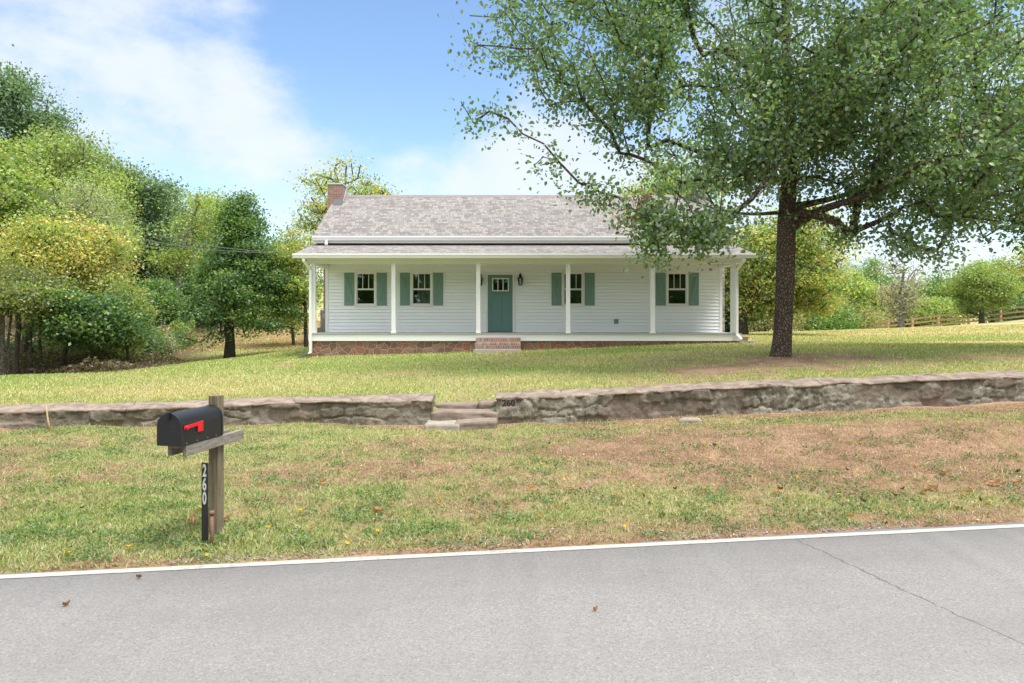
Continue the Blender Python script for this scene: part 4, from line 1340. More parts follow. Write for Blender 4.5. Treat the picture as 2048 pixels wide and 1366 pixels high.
# ------------------------------------------------------------------ fence
fr = empty('rail_fence', at(FENCE[4][0], FENCE[4][1], FENCE[4][2])[:2] + (1.2,), 'tan wooden three rail fence climbing the slope beyond the lawn', 'fence')
fp = [Vector(at(*f)) for f in FENCE]
for p in fp:
    mb = MB().box(p.x - 0.085, p.x + 0.085, p.y - 0.085, p.y + 0.085, p.z - FH - 0.4, p.z)
    mb.build('fence_post', MAT['fence_wood'], fr, 0.01)
for a, b in zip(fp[:-1], fp[1:]):
    dd = (b - a).normalized(); hz = Vector((-dd.y, dd.x, 0)).normalized(); uz = dd.cross(hz) if dd.cross(hz).z > 0 else hz.cross(dd)
    fo = -hz * 0.105 if hz.y > 0 else hz * 0.105
    for q in (0.14, 0.55, 0.96):
        c = (a + b) / 2 + fo - Vector((0, 0, q))
        MB().obox(c, dd, hz, uz, (b - a).length / 2 - 0.004, 0.018, 0.075).build('rail', MAT['fence_wood'], fr)
# gravel drive glimpsed in front of the fence
xs = np.linspace(X_(1960, 55), X_(2600, 52), 60)
yc = np.interp(xs, [xs[0], xs[-1]], [53.5, 50.5]); hw = 0.9 * sstep(0, 12, xs - xs[0]) + 0.12
V = np.concatenate([np.c_[xs, yc - hw, upper(xs, yc - hw) + 0.04], np.c_[xs, yc + hw, upper(xs, yc + hw) + 0.04]])
i = np.arange(59)
tag(np_mesh('gravel_drive', V, [np.c_[i, i + 1, i + 61, i + 60]], MAT['gravel']), kind='structure')

# ------------------------------------------------------------------ overhead cables
def catmull(pts, n=12):
    P = [np.array(p, float) for p in pts]; P = [2 * P[0] - P[1]] + P + [2 * P[-1] - P[-2]]
    out = []
    for k in range(1, len(P) - 2):
        for t in np.linspace(0, 1, n, endpoint=False):
            out.append(0.5 * (2 * P[k] + (P[k + 1] - P[k - 1]) * t + (2 * P[k - 1] - 5 * P[k] + 4 * P[k + 1] - P[k + 2]) * t * t + (3 * P[k] - P[k - 1] - 3 * P[k + 1] + P[k + 2]) * t ** 3))
    return out + [P[-2]]


def wire(pix, label):
    n = len(pix)
    pts = [at(px, py, Y) for px, py, Y in pix]
    tag(MB().tube(catmull(pts), 0.008, 6).build('overhead_cable', MAT['cable']), label, 'cable')


wire([(-250, 225, 15.6), (0, 348, 17), (131, 407, 17.9), (262, 456, 19), (328, 474, 19.6), (422, 492, 20.5), (515, 502, 21.4), (588, 503, 22.1)], 'thin overhead service cable sagging past the wood to the porch roof corner')
wire([(-250, 285, 18.5), (0, 384, 19.5), (100, 424, 20), (215, 462, 20.6), (330, 487, 21.2), (440, 501, 21.8), (600, 508.5, 22.3)], 'lower of the two overhead cables crossing in front of the yellow tree')


# ------------------------------------------------------------------ trees
def unit(v):
    return v / np.maximum(np.linalg.norm(v, axis=-1, keepdims=True), 1e-9)


def leaves(name, cen, size, col, mat, rng, parent=None, shape=6, up_bias=0.7, droop=0.4, aspect=0.62):
    n = len(cen)
    nrm = unit(rng.normal(size=(n, 3)) + np.array([0, 0, up_bias]))
    a = rng.normal(size=(n, 3)); a[:, 2] -= droop
    a = unit(a - nrm * (a * nrm).sum(1, keepdims=True))
    b = np.cross(nrm, a)
    s = size[:, None]
    w = aspect
    if shape == 6:
        loc = [(0, 0, 0), (0.28, 0.5 * w, 0.09), (0.66, 0.40 * w, 0.07), (1.0, 0, -0.06), (0.66, -0.40 * w, 0.07), (0.28, -0.5 * w, 0.09)]
        V = np.stack([cen + s * ((l - 0.5) * a + u * b + h * nrm) for l, u, h in loc], 1)
        k = 6; i = np.arange(n)[:, None] * k
        fc = [np.concatenate([i + [[0, 1, 2, 3]], i + [[0, 3, 4, 5]]], 0)]
    else:
        loc = [(0, 0, 0), (0.45, 0.5 * w, 0.08), (1.0, 0, -0.05), (0.45, -0.5 * w, 0.08)]
        V = np.stack([cen + s * ((l - 0.5) * a + u * b + h * nrm) for l, u, h in loc], 1)
        k = 4; i = np.arange(n)[:, None] * k
        fc = [i + [[0, 1, 2, 3]]]
    return np_mesh(name, V.reshape(-1, 3), fc, mat, parent, np.repeat(col, k, 0))


def grow(trunk, tips, rng, step=0.45, wander=0.12, rise=0.35, up_pen=0.8, first=0.3):
    """returns node positions and parents; tips joined one after another to the nearest suitable node"""
    pos = [np.array(p, float) for p in trunk]; par = [-1] + list(range(len(trunk) - 1))
    cap = 60000
    P = np.zeros((cap, 3)); m = len(pos); P[:m] = pos
    ok0 = max(1, int(len(trunk) * first))
    base = P[0].copy()
    ax_d = np.linalg.norm(tips[:, :2] - np.interp(tips[:, 2], P[:m, 2], P[:m, 0])[:, None] * [1, 0] - np.interp(tips[:, 2], P[:m, 2], P[:m, 1])[:, None] * [0, 1], axis=1)
    tn = []
    for t in np.argsort(ax_d):
        T = tips[t]
        D = T - P[ok0:m]
        dist = np.linalg.norm(D, axis=1)
        cost = dist + up_pen * np.maximum(0, -(D[:, 2]) + 0.25 * np.linalg.norm(D[:, :2], axis=1))
        k = ok0 + int(np.argmin(cost))
        S = P[k].copy(); L = np.linalg.norm(T - S)
        ns = max(1, int(L / step))
        ctrl = (S + T) / 2 + np.array([0, 0, rise * L * 0.35]) + rng.normal(size=3) * wander * L
        prev = k
        for q in range(1, ns + 1):
            u = q / ns
            p = (1 - u) ** 2 * S + 2 * u * (1 - u) * ctrl + u * u * T
            if q < ns: p = p + rng.normal(size=3) * 0.03 * min(L, 2)
            P[m] = p; par.append(prev); prev = m; m += 1
        tn.append((t, prev))
    return P[:m].copy(), np.array(par), tn


def limb_mesh(name, P, par, R0, rmin, mat, parent, pexp=2.3, flare=0.35, nside=7, big=20, trunk_n=0, wob=0.0):
    n = len(P)
    cnt = np.zeros(n); kids = [[] for _ in range(n)]
    for i in range(n):
        if par[i] >= 0: kids[par[i]].append(i)
    for i in range(n - 1, -1, -1):
        if not kids[i]: cnt[i] = 1
        if par[i] >= 0: cnt[par[i]] += cnt[i]
    # nodes were appended after their parents, so the reverse sweep is complete
    r = np.maximum(R0 * (cnt / cnt[0]) ** (1 / pexp), rmin)
    V = []; Fa = {}
    vb = 0
    stack = [(0, -1)]
    Fl = []
    while stack:
        s, p0 = stack.pop()
        chain = [p0] if p0 >= 0 else []
        cur = s
        while True:
            chain.append(cur)
            if not kids[cur]: break
            ks = sorted(kids[cur], key=lambda k: -cnt[k])
            if cur < trunk_n - 1 and cur + 1 in kids[cur]:
                ks.remove(cur + 1); ks = [cur + 1] + ks
            for k in ks[1:]: stack.append((k, cur))
            cur = ks[0]
        if len(chain) < 2: continue
        pts = P[chain]
        rr = r[chain].copy()
        if p0 >= 0: rr[0] = min(rr[0], rr[1] * 1.35)
        ns = big if (p0 < 0) else (nside if rr[0] > 4 * rmin else (5 if rr[0] > 1.6 * rmin else 3))
        tg = np.gradient(pts, axis=0); tg = unit(tg)
        u = None
        rings = np.empty((len(chain), ns, 3))
        ang = np.linspace(0, 2 * math.pi, ns, endpoint=False)
        for i in range(len(chain)):
            t = tg[i]
            if u is None:
                ref = np.array([1.0, 0, 0]) if abs(t[0]) < 0.9 else np.array([0, 1.0, 0])
                u = ref - t * ref.dot(t)
            else:
                u = u - t * u.dot(t)
            u = u / max(np.linalg.norm(u), 1e-9)
            w = np.cross(t, u)
            ri = rr[i]
            if p0 < 0:
                h = pts[i][2] - pts[0][2]
                f = 1 + flare * math.exp(-h / (R0 * 1.1)) * (1 + 0.25 * np.sin(ang * 5 + 1.0)) + wob * (vnoise(ang * 1.5, np.full(ns, h * 1.7), 5) - .5) + wob * .6 * (vnoise(ang * 4, np.full(ns, h * 5.0), 6) - .5)
                rad = ri * f
            else:
                rad = np.full(ns, ri)
            rings[i] = pts[i] + rad[:, None] * (np.cos(ang)[:, None] * u + np.sin(ang)[:, None] * w)
        V.append(rings.reshape(-1, 3))
        i0 = vb + (np.arange(len(chain) - 1)[:, None] * ns + np.arange(ns)[None])
        i1 = vb + (np.arange(len(chain) - 1)[:, None] * ns + (np.arange(ns)[None] + 1) % ns)
        Fl.append(np.stack([i0, i1, i1 + ns, i0 + ns], -1).reshape(-1, 4))
        vb += len(chain) * ns
    return np_mesh(name, np.concatenate(V), [np.concatenate(Fl)], mat, parent, smooth=True), r


PALK = 1.42


def pick_cols(rng, n, pal, tipcol=None, var=0.25):
    pal = np.array(pal) * PALK
    k = rng.integers(0, len(pal), n)
    c = pal[k] * (1 + var * rng.normal(size=(n, 1)))
    c = c * 0.88 + 0.12 * c.mean(1, keepdims=True)
    return np.clip(c * (1 + 0.08 * rng.normal(size=(n, 3))), 0.004, 0.9)


PAL = dict(
    dark=[(0.062, 0.125, 0.05), (0.078, 0.15, 0.058), (0.05, 0.105, 0.042), (0.095, 0.175, 0.06)],
    mid=[(0.10, 0.18, 0.04), (0.13, 0.21, 0.05), (0.08, 0.145, 0.035), (0.16, 0.23, 0.055)],
    bright=[(0.145, 0.205, 0.05), (0.185, 0.235, 0.06), (0.115, 0.17, 0.045), (0.22, 0.25, 0.07)],
    shade=[(0.10, 0.135, 0.042), (0.14, 0.155, 0.048), (0.08, 0.115, 0.038), (0.19, 0.18, 0.055)],
    ygreen=[(0.23, 0.30, 0.075), (0.18, 0.25, 0.065), (0.29, 0.32, 0.085), (0.15, 0.21, 0.055)],
    yellow=[(0.42, 0.34, 0.095), (0.37, 0.32, 0.09), (0.29, 0.29, 0.08), (0.47, 0.36, 0.11), (0.24, 0.27, 0.075)],
    blue=[(0.085, 0.145, 0.075), (0.11, 0.175, 0.095), (0.065, 0.12, 0.06), (0.14, 0.2, 0.12)],
    pale=[(0.25, 0.29, 0.14), (0.3, 0.33, 0.17), (0.2, 0.25, 0.11)],
    olive=[(0.21, 0.21, 0.085), (0.26, 0.23, 0.10), (0.17, 0.19, 0.08), (0.3, 0.25, 0.12)],
    autumn=[(0.27, 0.31, 0.075), (0.17, 0.25, 0.065), (0.36, 0.33, 0.08), (0.14, 0.22, 0.06), (0.42, 0.29, 0.09), (0.31, 0.33, 0.085)],
    rust=[(0.3, 0.2, 0.11), (0.24, 0.22, 0.1), (0.36, 0.24, 0.14)],
    grey=[(0.26, 0.25, 0.17), (0.22, 0.23, 0.15), (0.3, 0.27, 0.2)],
)


def bg_tree(name, label, px, Y, top, bot, half, pal, seed, shape='oval', ntips=150, per=75, lsize=0.2, clump=0.42, trunk_px=None, r0=0.14, mat='bg_bark', group=None, fill=0.25, lean=0.0, cat='tree', ry=None, zbase=None, shade_pal=None, aspect=0.62, shade_p=0.35):
    rng = np.random.default_rng(seed)
    tx = X_(trunk_px if trunk_px is not None else px, Y)
    zg = gz(tx, Y)
    cxx = X_(px, Y); zt, zb_ = Z_(top, Y), max(Z_(bot, Y), zg + 0.05)
    hw = half / F * Y; hd = ry if ry else hw
    root = empty(name, (tx, Y, zg), label, cat, group)
    def env(lo, hi):
        q = rng.normal(size=3); q /= np.linalg.norm(q)
        rad = rng.uniform(lo, hi) ** 0.5
        h = (q[2] * rad + 1) / 2                       # 0 bottom .. 1 top
        if shape == 'cone':
            k = min(1.25 * (1.02 - h) ** 0.78 / max(math.sqrt(max(1 - (2 * h - 1) ** 2, 0.02)), 0.2), 2.0)
        elif shape == 'vase':
            k = 0.45 + 0.75 * h
        else:
            k = 1.0
        wobv = 0.72 + 0.5 * vnoise(np.array([math.atan2(q[1], q[0]) * 1.4 + 9]), np.array([h * 3.2]), seed)[0]
        p = np.array([cxx + q[0] * rad * hw * k * wobv, Y + q[1] * rad * hd * k * wobv, zb_ + (zt - zb_) * h])
        p[0] += lean * (h - 0.5)
        return p
    pts = []
    if shape in ('vase',) or per < 30:
        while len(pts) < ntips:
            p = env(fill, 1)
            if vnoise(np.array([p[0] / (hw * 0.45) + 3]), np.array([p[2] / (hw * 0.45)]), seed + 5)[0] < 0.24: continue
            if p[2] > zg + 0.15: pts.append(p)
    else:
        nl = max(9, ntips // 6)
        lobes = [(env(0.10, 1.0), hw * rng.uniform(0.15, 0.34)) for _ in range(nl)]
        while len(pts) < ntips:
            if rng.random() < 0.38:
                p = env(0.25, 1.12)
                if p[2] > zg + 0.15: pts.append(p)
                continue
            c, lr = lobes[rng.integers(nl)]
            q = rng.normal(size=3); q[2] += 0.35; q /= np.linalg.norm(q)
            rr_ = rng.uniform(0.2, 1.0) ** 0.5 * lr
            p = c + q * rr_ * np.array([1, min(1, hd / hw), 0.72])
            if p[2] > zg + 0.15 and p[2] < zt + lr * 0.4: pts.append(p)
    tips = np.array(pts)
    ht = zb_ + (zt - zb_) * (0.3 if shape in ('bush', 'vase') else 0.72)
    nt_ = max(4, int((ht - zg) / 0.8))
    tr = [(tx + (cxx + lean * .3 - tx) * (k / nt_) ** 2.2 + (rng.normal() * 0.05 * (k > 0)), Y + rng.normal() * 0.05 * (k > 0), zg - 0.1 + (ht - zg + .1) * k / nt_) for k in range(nt_ + 1)]
    P, par, tn = grow(tr, tips, rng, step=max(0.6, hw * 0.2), rise=0.08 if shape == 'vase' else 0.25, wander=0.08)
    limb_mesh('trunk', P, par, r0, 0.014, MAT[mat], root, big=10, nside=5, flare=0.3, trunk_n=len(tr))
    per = int(per * 1.55); lsize *= 0.70; clump *= 1.05
    n = ntips * per
    ti = rng.integers(0, ntips, n)
    off = rng.normal(size=(n, 3)) * clump * np.array([1, 1, 0.5])
    cen = tips[ti] + off
    cen = cen[cen[:, 2] > zg + 0.05]
    n = len(cen)
    pl = PAL[pal]
    col = pick_cols(rng, n, pl, var=0.16)
    # whole sprays of one tint
    tint = rng.uniform(0.8, 1.25, ntips)[ti[:n]]
    col = np.clip(col * tint[:, None], 0.004, 0.9)
    if shade_pal:
        pick = rng.random(ntips)[ti[:n]] < shade_p
        c2 = pick_cols(rng, n, PAL[shade_pal], var=0.16)
        col[pick] = c2[pick]
    size = lsize * rng.uniform(0.6, 1.25, n)
    leaves('crown', cen, size, col, MAT['bg_leaf'], rng, root, shape=4, up_bias=0.8, droop=0.3, aspect=aspect)
    return root


LG = 'trees of the wood beside the lawn'
# name, label, ...
bg_tree('broadleaf_tree', 'tallest dark green tree rising above the wood at the picture edge', 30, 52, 158, 330, 85, 'blue', 1, ntips=150, per=80, lsize=0.34, clump=0.7, r0=0.3, group=LG, trunk_px=20)
bg_tree('broadleaf_tree', 'small dark green crown next to the tallest tree above the wood', 88, 54, 232, 400, 40, 'blue', 2, ntips=80, per=70, lsize=0.32, clump=0.6, r0=0.2, group=LG)
bg_tree('broadleaf_tree', 'bright lime green tree at the picture edge over the yellow tree', -10, 30, 272, 560, 95, 'ygreen', 3, ntips=190, per=85, lsize=0.22, clump=0.45, r0=0.2, group=LG)
bg_tree('broadleaf_tree', 'broad mid green tree with rounded top on the upper hillside', 130, 44, 268, 500, 112, 'bright', 4, ntips=230, per=85, lsize=0.3, clump=0.6, r0=0.25, group=LG)
bg_tree('broadleaf_tree', 'olive yellow tree between the round hillside tree and the blue green tree', 205, 42, 340, 560, 62, 'ygreen', 5, ntips=130, per=80, lsize=0.27, clump=0.5, r0=0.2, group=LG)
bg_tree('willow_tree', 'pale grey green feathery tree rising directly above the yellow crown', 150, 33, 366, 560, 92, 'pale', 6, ntips=220, per=70, lsize=0.17, clump=0.4, r0=0.17, mat='pale_bark', group=LG, aspect=0.35)
bg_tree('maple_tree', 'golden yellow tree at the front of the wood', 140, 25.5, 425, 650, 132, 'yellow', 7, ntips=300, per=80, lsize=0.16, clump=0.34, trunk_px=48, r0=0.16, group=LG, ry=1.9, shade_pal='ygreen')
bg_tree('broadleaf_tree', 'low dark tree with large leaves leaning out below the golden crown', 185, 23.6, 598, 692, 84, 'dark', 8, ntips=100, per=55, lsize=0.19, clump=0.34, trunk_px=124, r0=0.08, group=LG, ry=1.3, shade_pal='mid')
bg_tree('sapling', 'lime green sapling at the outer edge of the golden tree', 258, 24.5, 575, 690, 34, 'bright', 9, ntips=50, per=70, lsize=0.15, clump=0.28, r0=0.05, group=LG)
bg_tree('broadleaf_tree', 'tall blue green tree with a forked top standing in the middle of the wood', 282, 46, 325, 610, 68, 'blue', 10, ntips=240, per=85, lsize=0.3, clump=0.55, r0=0.25, group=LG)
bg_tree('broadleaf_tree', 'slimmer blue green tree right behind the forked one', 330, 50, 362, 600, 40, 'blue', 11, ntips=120, per=80, lsize=0.3, clump=0.55, r0=0.2, group=LG)
bg_tree('birch_tree', 'thin leaved tree with a long pale bare trunk at the edge of the hay slope', 372, 42, 378, 560, 46, 'ygreen', 12, ntips=75, per=45, lsize=0.22, clump=0.5, trunk_px=352, r0=0.14, mat='pale_bark', lean=1.6, group=LG)
bg_tree('cedar_tree', 'very dark tree in the shade behind the pale bare trunk', 372, 47, 470, 625, 42, 'dark', 13, ntips=170, per=75, lsize=0.26, clump=0.5, r0=0.15, group=LG)
bg_tree('broadleaf_tree', 'yellow green tree showing over the top of the dark round maple', 425, 52, 378, 600, 62, 'ygreen', 14, ntips=170, per=80, lsize=0.3, clump=0.55, r0=0.2, group=LG)
bg_tree('broadleaf_tree', 'green tree low on the slope between the wood and the dark round maple', 308, 37, 565, 690, 40, 'mid', 15, ntips=120, per=70, lsize=0.21, clump=0.42, r0=0.1, group=LG, shade_pal='dark')
# the dark round maple on the lawn
bg_tree('maple_tree', 'dense dark green cone shaped maple standing alone on the lawn near the porch', 484, 29, 392, 690, 98, 'dark', 16, shape='cone', ntips=420, per=70, lsize=0.17, clump=0.26, trunk_px=459, r0=0.2, fill=0.35, shade_pal='mid', shade_p=0.5)
bg_tree('walnut_tree', 'tall sparse yellowing tree rising behind the brick chimney', 690, 36, 318, 520, 118, 'ygreen', 17, shape='vase', ntips=210, per=34, lsize=0.2, clump=0.34, trunk_px=655, r0=0.2, fill=0.2, shade_pal='yellow')
bg_tree('walnut_tree', 'yellow green slender tree between the dark maple and the porch corner', 590, 30.5, 455, 645, 66, 'ygreen', 18, ntips=170, per=60, lsize=0.17, clump=0.32, trunk_px=612, r0=0.085, mat='bg_bark', shade_pal='yellow', ry=1.4)
bg_tree('broadleaf_tree', 'small green tree low against the hay slope beside the porch', 560, 36, 500, 668, 46, 'mid', 19, ntips=110, per=60, lsize=0.19, clump=0.36, trunk_px=588, r0=0.07, shade_pal='ygreen')
# slim trunks at the front of the wood
for k, (px, tp, Y, top, r, pal, lab) in enumerate([
        (5, 6, 21.0, 580, 0.06, 'shade', 'grey slim tree at the very corner of the wood'),
        (20, 14, 21.3, 600, 0.035, 'shade', 'thin leaning stem next to the slim corner tree'),
        (40, 33, 22.4, 540, 0.08, 'shade', 'straight trunked tree just behind the thick golden tree trunk'),
        (75, 58, 22.6, 575, 0.05, 'ygreen', 'slender pale stem beside the thick golden tree trunk'),
        (95, 77, 22.9, 590, 0.045, 'dark', 'young tree with a brown stem before the dark undergrowth')]):
    bg_tree('woodland_tree', lab, px, Y, top, 612, 44, pal, 30 + k, ntips=60, per=60, lsize=0.15, clump=0.32, trunk_px=tp, r0=r, group='slim trees at the front of the wood', mat='bg_bark', ry=1.1)
# bushes at the foot of the wood
for k, (nm_, px, Y, top, half, pal, lab) in enumerate([
        ('bush', 215, 26.5, 655, 40, 'olive', 'olive leafless looking bush with pale twigs at the foot of the wood'),
        ('bush', 268, 28.5, 640, 42, 'blue', 'rounded grey green bush where the wood meets the hay slope'),
        ('bush', 150, 25.5, 672, 42, 'olive', 'brownish low bush behind the leaning dark tree'),
        ('bush', 60, 26.8, 690, 60, 'dark', 'dark shrub in the shade between the woodland trunks'),
        ('bush', 305, 31.5, 660, 34, 'grey', 'dry greyish brush below the pale bare trunk'),
        ('bush', 345, 36, 655, 30, 'rust', 'brown withered brush on the edge of the hay slope')]):
    bg_tree(nm_, lab, px, Y, top, 760, half, pal, 50 + k, shape='bush', ntips=90, per=55, lsize=0.14, clump=0.26, r0=0.05, group='bushes at the foot of the wood', cat='bush', ry=1.0, aspect=0.4)

# right hand side
bg_tree('maple_tree', 'spreading green and yellow autumn maple with a low limb beyond the porch end', 1562, 33, 425, 640, 128, 'autumn', 70, ntips=380, per=70, lsize=0.2, clump=0.38, trunk_px=1487, r0=0.21, shade_pal='mid', ry=3.0)
bg_tree('broadleaf_tree', 'dark green tree close behind the porch end', 1455, 36, 520, 660, 62, 'dark', 71, ntips=150, per=65, lsize=0.2, clump=0.4, r0=0.15)
bg_tree('broadleaf_tree', 'yellow green tree seen over the roof through the big tree', 1345, 38, 330, 500, 100, 'ygreen', 72, ntips=150, per=65, lsize=0.22, clump=0.45, r0=0.2)
RG = 'hedgerow trees beyond the lawn'
for k, (nm_, px, Y, top, half, pal, lab) in enumerate([
        ('shrub', 1530, 66, 600, 60, 'olive', 'olive shrub low behind the autumn maple trunk'),
        ('shrub', 1620, 68, 590, 62, 'olive', 'grey olive shrub just past the big trunk'),
        ('broadleaf_tree', 1690, 74, 545, 70, 'ygreen', 'yellowish green hedgerow tree past the autumn maple'),
        ('shrub', 1655, 66, 620, 50, 'mid', 'low green shrub at the left end of the rail fence'),
        ('shrub', 1750, 76, 575, 55, 'rust', 'rust tinged shrub behind the fence by the bare tree'),
        ('shrub', 1700, 72, 622, 50, 'olive', 'low olive shrub behind the first fence posts'),
        ('broadleaf_tree', 1740, 105, 525, 55, 'mid', 'rounded green tree far off behind the bare tree'),
        ('broadleaf_tree', 1700, 120, 530, 60, 'blue', 'dark blue green treetop farthest off in the gap'),
        ('shrub', 1815, 80, 585, 55, 'olive', 'olive shrub directly behind the bare tree'),
        ('broadleaf_tree', 1880, 78, 545, 55, 'mid', 'mid green tree behind the fence between the bare tree and the round young tree'),
        ('shrub', 1860, 74, 600, 50, 'ygreen', 'yellow green bush behind the middle fence posts'),
        ('broadleaf_tree', 1985, 76, 520, 75, 'mid', 'broad green tree behind the round young tree'),
        ('broadleaf_tree', 2060, 72, 490, 80, 'autumn', 'yellow green tree at the picture edge behind the fence'),
        ('shrub', 2040, 70, 575, 60, 'dark', 'dark bush behind the fence at the picture edge')]):
    bg_tree(nm_, lab, px, Y, top, 668, half, pal, 80 + k, ntips=130, per=65, lsize=0.36 if Y > 70 else 0.32, clump=0.7, r0=0.2, group=RG, cat='shrub' if nm_ == 'shrub' else 'tree', ry=2.5)
bg_tree('young_tree', 'round lime green young tree on the lawn in front of the fence', 1960, 57.5, 532, 628, 64, 'bright', 100, ntips=170, per=55, lsize=0.28, clump=0.42, trunk_px=1963, r0=0.17, shade_pal='ygreen')
bg_tree('bare_tree', 'nearly leafless grey tree with upright twigs on the lawn before the fence', 1803, 60, 510, 645, 56, 'grey', 101, shape='vase', ntips=330, per=6, lsize=0.26, clump=0.4, r0=0.24, mat='pale_bark', fill=0.1)


# far woods: masses
def leaf_mass(name, n, fx, size, pal, seed, mat='bg_leaf', mixp=None):
    rng = np.random.default_rng(seed)
    cen = fx(rng, n)
    col = pick_cols(rng, len(cen), PAL[pal], var=0.2)
    o = leaves(name, cen, size * rng.uniform(0.6, 1.3, len(cen)), col, MAT[mat], rng, None, shape=4, up_bias=0.6)
    return tag(o, kind='stuff')


def far_left(rng, n):
    Y = rng.uniform(50, 64, n); px = rng.uniform(-500, 440, n)
    topy = np.interp(px, [-500, 0, 120, 250, 440], [150, 300, 400, 470, 560]) + 40 * (vnoise(px / 45.0, px * 0, 9) - .5)
    u = rng.random(n)
    py = topy + (690 - topy) * u
    X = X_(px, Y); z = Z_(py, Y)
    c = np.stack([X, Y, z], -1)
    return c[z > ground_z(X, Y)]


leaf_mass('woods', 26000, far_left, 0.5, 'dark', 201)


def wood_beyond(rng, n):
    Y = rng.uniform(22, 40, n); px = rng.uniform(-1500, -60, n) - (Y - 22) * 4
    X = X_(px, Y); zg = ground_z(X, Y)
    top = 9.5 + 5 * vnoise(X / 4.5, Y / 4.5, 61)
    z = zg + 0.3 + top * rng.random(n) ** 0.8
    keep = vnoise(X / 1.6, z / 1.4 + Y / 2.2, 62) > 0.35
    return np.stack([X, Y, z], -1)[keep]


leaf_mass('woods', 22000, wood_beyond, 0.42, 'mid', 206)


def under(rng, n):
    X = rng.uniform(-22, -12.2, n); Y = 21.9 + rng.uniform(0.4, 6.5, n) - 0.28 * (X + 15)
    h = 1.3 * fbm(X * 0.8, Y * 0.8, 77) ** 1.5 * rng.random(n) * sstep(-11.5, -13.5, X + 0.25 * (Y - 22))
    return np.stack([X, Y, ground_z(X, Y) + 0.03 + h], -1)


PAL['brush'] = [(0.07, 0.055, 0.03), (0.11, 0.075, 0.045), (0.06, 0.075, 0.03), (0.15, 0.1, 0.06)]
leaf_mass('undergrowth', 20000, under, 0.10, 'brush', 202)


def far_right(rng, n):
    Y = rng.uniform(110, 150, n); px = rng.uniform(1300, 2700, n)
    topy = 585 - 40 * vnoise(px / 60.0, px * 0, 19) - np.interp(px, [1900, 2400], [0, 60])
    py = topy + (690 - topy) * rng.random(n)
    return np.stack([X_(px, Y), Y, Z_(py, Y)], -1)


leaf_mass('distant_woods', 14000, far_right, 0.8, 'blue', 203)


def behind_house(rng, n):
    Y = rng.uniform(85, 110, n); px = rng.uniform(430, 1350, n)
    topy = 560 - 30 * vnoise(px / 50.0, px * 0, 29)
    py = topy + (690 - topy) * rng.random(n)
    return np.stack([X_(px, Y), Y, Z_(py, Y)], -1)


leaf_mass('distant_woods', 6000, behind_house, 0.6, 'mid', 205)


def across(rng, n):
    X = rng.uniform(-45, 45, n); Y = -9 - rng.uniform(0, 9, n)
    top = 8.5 + 4.5 * vnoise(X / 4.0, X * 0, 39)
    z = top * rng.random(n)
    keep = z > -1
    return np.stack([X, Y, z], -1)[keep]


leaf_mass('roadside_woods', 34000, across, 0.8, 'mid', 204)


def weeds():
    rng = np.random.default_rng(301)
    n = 9000
    t = rng.random(n)
    px = 215 + 175 * t; py = np.interp(px, [215, 270, 330, 390], [742, 726, 708, 684]) + rng.normal(size=n) * 3
    Y = np.interp(px, [215, 270, 330, 390], [25, 27.5, 31.5, 38]) + rng.normal(size=n) * 0.5
    X = X_(px, Y)
    h = rng.random(n) * np.interp(t, [0, .3, 1], [0.35, 0.8, 1.3]) * (0.5 + vnoise(X * 1.5, Y * 1.5, 4))
    cen = np.stack([X, Y, ground_z(X, Y) + h], -1)
    col = pick_cols(rng, n, PAL['bright'] + PAL['mid'], var=0.2)
    tag(leaves('weeds', cen, 0.15 * rng.uniform(.6, 1.3, n), col, MAT['bg_leaf'], rng, None, shape=4, up_bias=0.5, aspect=0.4), kind='stuff')


weeds()


